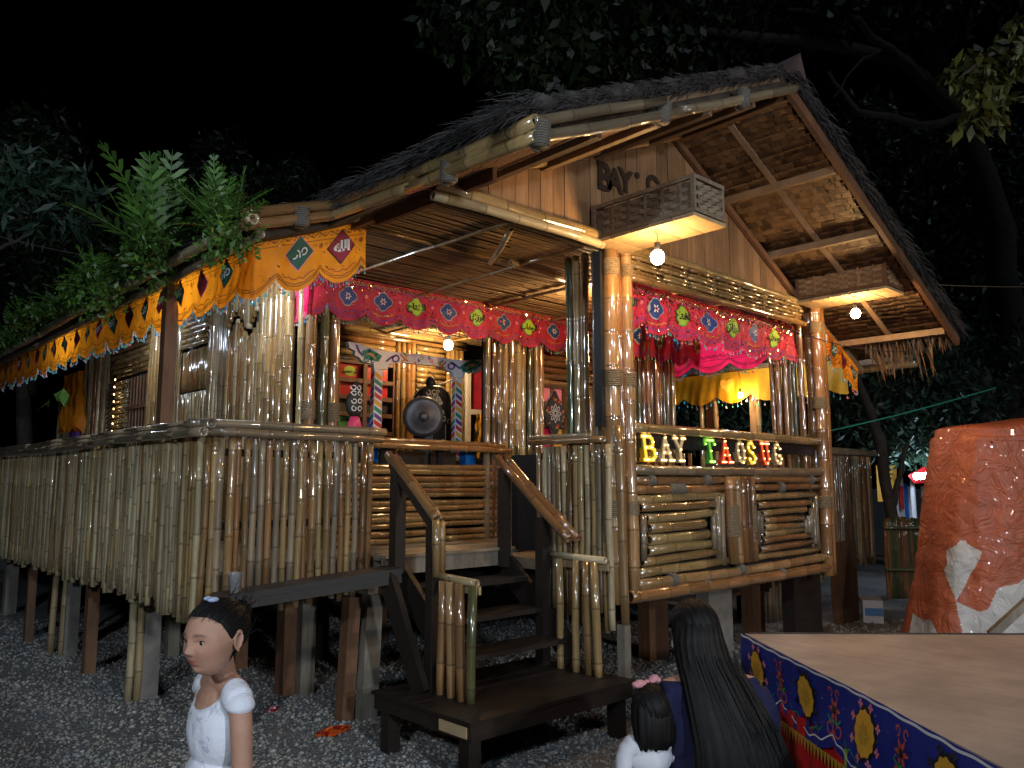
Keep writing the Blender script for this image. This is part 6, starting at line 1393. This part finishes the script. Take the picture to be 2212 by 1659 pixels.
# ferns on the roof edge
def frond(p,d,L,wd,mat,parent,n=13,droop=.5,name='frond'):
    p=Vector(p);d=Vector(d).normalized(); mb=MB(); side=d.cross(Vector((0,0,1))).normalized(); pts=[]
    q=p.copy(); dd=d.copy()
    for i in range(n+1): pts.append(q.copy()); q=q+dd*L/n; dd=(dd+Vector((0,0,-droop/n))).normalized()
    mb.tube(pts,[.004]*n+[.001],4,cap=False)
    for i in range(1,n):
        t_=(pts[i+1]-pts[i-1]).normalized(); up_=side.cross(t_); wl_=wd*math.sin(math.pi*(i+1.2)/(n+1.4))**.6
        for sg in (-1,1):
            a=pts[i]; e=a+(side*sg+t_*.75).normalized()*wl_*U(.85,1.1)+up_*U(-.01,.01); o_=t_*L/n*.42
            m_=(a+e)/2+t_*L/n*.1
            mb.add([a-o_*.5,m_-o_*.9,e,m_+o_*.9,a+o_*.5],[(0,1,3,4),(1,2,3)])
    return mb.build(name,M[mat],parent)
def fern(label,p,n,L,wd,spread,group='ferns growing on the left eave'):
    t_=thing('fern',label,'fern',p,group); 
    for k in range(n):
        a=2*math.pi*k/n+U(-.3,.3); el=U(.3,1.5); frond(Vector(p)+Vector((U(-.05,.05),U(-.1,.1),U(-.03,.05))),(math.cos(a)*math.cos(el)*spread,math.sin(a)*math.cos(el)*spread,math.sin(el)),L*U(.6,1.1),wd*U(.8,1.1),'fern',t_,11,U(.2,.9))
    leaves('small_leaves',[((p[0]+U(-.08,.08),p[1]+U(-.22,.22),p[2]-.04+U(-.12,.10)),.13) for _ in range(7)],300,.05,'fern',t_,asp=.45)
pA=at(330,560,x=1.76); pB=at(480,500,x=1.76)
fern('largest fern with long lobed fronds sprouting above the brown post',pA,26,.74,.16,.9)
fern('smaller upright fern nearer the front corner of the eave',pB,20,.40,.085,.7)
fern('sprawling low fern left of the brown post',at(225,640,x=1.72),18,.36,.08,1.1)
V_=[]
def reg2():
    pass
mbm=thing('fern_bank','low bank of small green ferns running along the left eave','ferns',(1.9,8,2.95))
for k in range(230):
    y=U(5.2,13); x=U(1.62,1.95); z=2.99+(x-1.9)*.25+U(0,.06)+.06*math.sin(y*2.3); a=U(0,6.28); el=U(.2,1.4)
    frond((x,y,z),(math.cos(a)*math.cos(el)-.25,math.sin(a)*math.cos(el),math.sin(el)),U(.12,.28)*(1.1 if y>7 else .7),U(.035,.06),'moss',mbm,7,U(.4,1.2))
leaves('moss',[((1.74+U(-.1,.1),5.0+k*.26,2.99),.11) for k in range(31)],6500,.05,'moss',mbm,asp=.4,sc=(1,1,.6),kind='stuff')
leaves('hanging_leaves',[(at(x,y,x=1.95)[:],.04) for x,y in ((105,860),(118,850),(138,845),(140,850))],8,.14,'fern',mbm,asp=.6,droop=2)
# ================================================================ BEHIND: stalls, fence, banner, box, wires
t_=thing('market_stall','lit stall with a red awning glimpsed beyond the fence at the right','stall',g(1990,1100,13))
mb=MB(); q=[A(1962,1026,12),A(2070,970,12),A(2120,1035,12.5),A(1975,1040,12)]; mb.add(q+[v+Vector((0,0,-.03)) for v in q],[(0,1,2,3),(7,6,5,4),(0,4,5,1),(1,5,6,2),(2,6,7,3),(3,7,4,0)]); mb.build('awning',M['redskirt'],t_)
for x in (1970,2060): mb=MB(); mb.beam(g(x,1000,12.3),A(x,1035,12.3),.05,.05); mb.build('stall_post',M['whitewood'],t_)
mb=MB(); mb.tube([A(1976,1029,11.6),A(2003,1028,11.6)],.045,8); mb.build('tube_lamp',glow('lit white tube',(.62,.78,1),130),t_,smooth=True)
for x0,x1,y0,y1,mt,d in ((1935,1950,1030,1130,'whitewood',13),(1952,1959,1045,1130,'bluep',13),(1945,1950,1050,1100,'red',12.9),(1962,1975,1050,1125,'whitewood',13.4),(1905,1915,1030,1075,'skyb',14),(1925,1931,1080,1110,'red',13.5),(1990,2005,1050,1075,'whitewood',13)):
    a=A(x0,y1,d); b_=A(x1,y0,d); mb=MB(); mb.beam(((a.x+b_.x)/2,(a.y+b_.y)/2,a.z),((a.x+b_.x)/2,(a.y+b_.y)/2,b_.z),(Vector((a.x,a.y))-Vector((b_.x,b_.y))).length,.03,up=fwv); mb.build('hanging_sheet',M[mt],t_)
p=A(1915,1035,12.6); mb=MB(); mb.beam(p-Vector((0,0,.35)),p+Vector((0,0,.22)),.32,.02,up=fwv); o=mb.build('palm_poster',M['ochre'],None,label='yellow poster with two black palm shapes hung beyond the right railing',cat='poster')
mb=MB()
for k in range(2):
    for a in range(7): an=a*.9; c_=p+Vector((0,0,.08-.3*k))-fwv*.03; e=c_+(rtv*math.cos(an)+Vector((0,0,1))*math.sin(an))*.10; mb.beam(c_,e,.02,.006,up=fwv)
    mb.beam(p+Vector((0,0,.08-.3*k))-fwv*.03,p+Vector((0,0,-.06-.3*k))-fwv*.03,.012,.006,up=fwv)
mb.build('palm_print',M['blackp'],o)
ft_=thing('bamboo_fence','dark upright bamboo fence beyond the right railing','fence',g(1950,1200,10))
for k in range(26):
    x=1915+k*5; p=Vector(g(x,1200,9.8)); bam((p.x,p.y,.1),(p.x,p.y,at(x,1118+U(-3,6),d=9.8).z),.02,pick('green','brown'),ft_,'bamboo_pole')
for z in (.45,.95): a=Vector(g(1912,1200,9.75));b_=Vector(g(2045,1200,9.75)); a.z=b_.z=z; bam(a,b_,.02,'green',ft_,'cross_rail')
p=at(1880,1262,d=8.8); mb=MB(); mb.box((p.x,p.y,.12),(.32,.2,.24),rz=.5); o=mb.build('cardboard_box',M['whitewood'],None,label='small white carton standing on the ground near the bamboo fence',cat='box')
mb=MB(); mb.box((p.x-.02,p.y-.02,.12),(.28,.178,.08),rz=.5); mb.build('printed_band',M['skyb'],o)
def wire(a,b_,sag,label,mat='blackp',r=.006):
    mb=MB(); n=14; mb.tube([a.lerp(b_,i/n)-Vector((0,0,sag*math.sin(math.pi*i/n))) for i in range(n+1)],r,5); return mb.build('cable',M[mat],None,label=label,cat='cable')
wire(A(1700,950,9),A(2150,838,9),.03,'pale green line strung between the trees above the stalls','teal',.008)
wire(A(1960,612,8),A(2300,618,9),.02,'thin wire running right from the eave','rope',.004)
wire(A(1640,690,4.2),A(1960,760,6),.05,'thin dark wire slung across the right pillar','blackp',.003)
wire(A(-40,500,6.5),A(240,560,6),.02,'thin wire running to the fern-covered eave','bark',.004)
# banner behind, seen through the bay
bn=thing('painted_hoarding','dark checkered hoarding with white cut-out shapes seen through the bay','hoarding',g(1600,1000,13))
a=Vector(g(1520,1000,13));b_=Vector(g(1700,1000,13)); mb=MB(); mb.beam(Vector((a.x,a.y,1.75)),Vector((b_.x,b_.y,1.75)),.04,1.3); mb.build('panel',M['post'],bn)
mb=MB(); dv=(b_-a).normalized()
for i in range(16):
    for j in range(4):
        if (i+j)%2 or R()<.25: c_=a+dv*(.08+i*.085)-fwv*.03; c_.z=2.12+j*.075; mb.beam(c_-dv*.035,c_+dv*.035,.02,.07)
mb.build('check_pattern',M['concrete'],bn)
mb=MB(); c_=a+dv*.35-fwv*.04; mb.tube([c_+dv*.12*math.cos(q)+Vector((0,0,2.02+.1*math.sin(q))) for q in np.linspace(0,math.pi,9)],.03,6)
for x in (.85,.98,1.12,1.22): c_=a+dv*x-fwv*.04; mb.beam(c_+Vector((0,0,1.8)),c_+Vector((0,0,2.12)),.07,.02,up=fwv)
mb.build('cutout_shapes',M['whitewood'],bn)
mb=MB(); c_=a+dv*1.0-fwv*.02; mb.add([c_-dv*.22+Vector((0,0,2.12)),c_+dv*.22+Vector((0,0,2.12)),c_+Vector((0,0,2.34)),c_-dv*.22+Vector((0,0,2.12))-fwv*.02,c_+dv*.22+Vector((0,0,2.12))-fwv*.02,c_+Vector((0,0,2.34))-fwv*.02],[(0,1,2),(5,4,3),(0,3,4,1),(1,4,5,2),(2,5,3,0)]); mb.build('red_gable',M['red'],bn)
# landing of the neighbouring house, seen under the bay
t_=thing('rear_landing','pale wooden landing and steps seen under the bay','landing',(7.6,5.4,0))
for k,(x,y,z,w_,d_) in enumerate(((6.9,4.9,.30,1.3,.9),(7.2,5.6,.52,1.1,.3),(7.3,5.9,.74,1.1,.3))): mb=MB(); mb.bb((x,y,z-.03),(x+w_,y+d_,z)); mb.build('board',M['ply'] if k==0 else M['plank_grey'],t_)
for x,y in ((6.95,4.95),(8.1,4.95),(6.95,5.7),(8.1,5.7)): mb=MB(); mb.bb((x,y,0),(x+.06,y+.06,.269)); mb.build('leg',M['dark'],t_)
for k in range(6): bam((7.0+k*.07,6.3,.1),(7.0+k*.07,6.3,.72),.028,'straw',t_,'bamboo_upright')
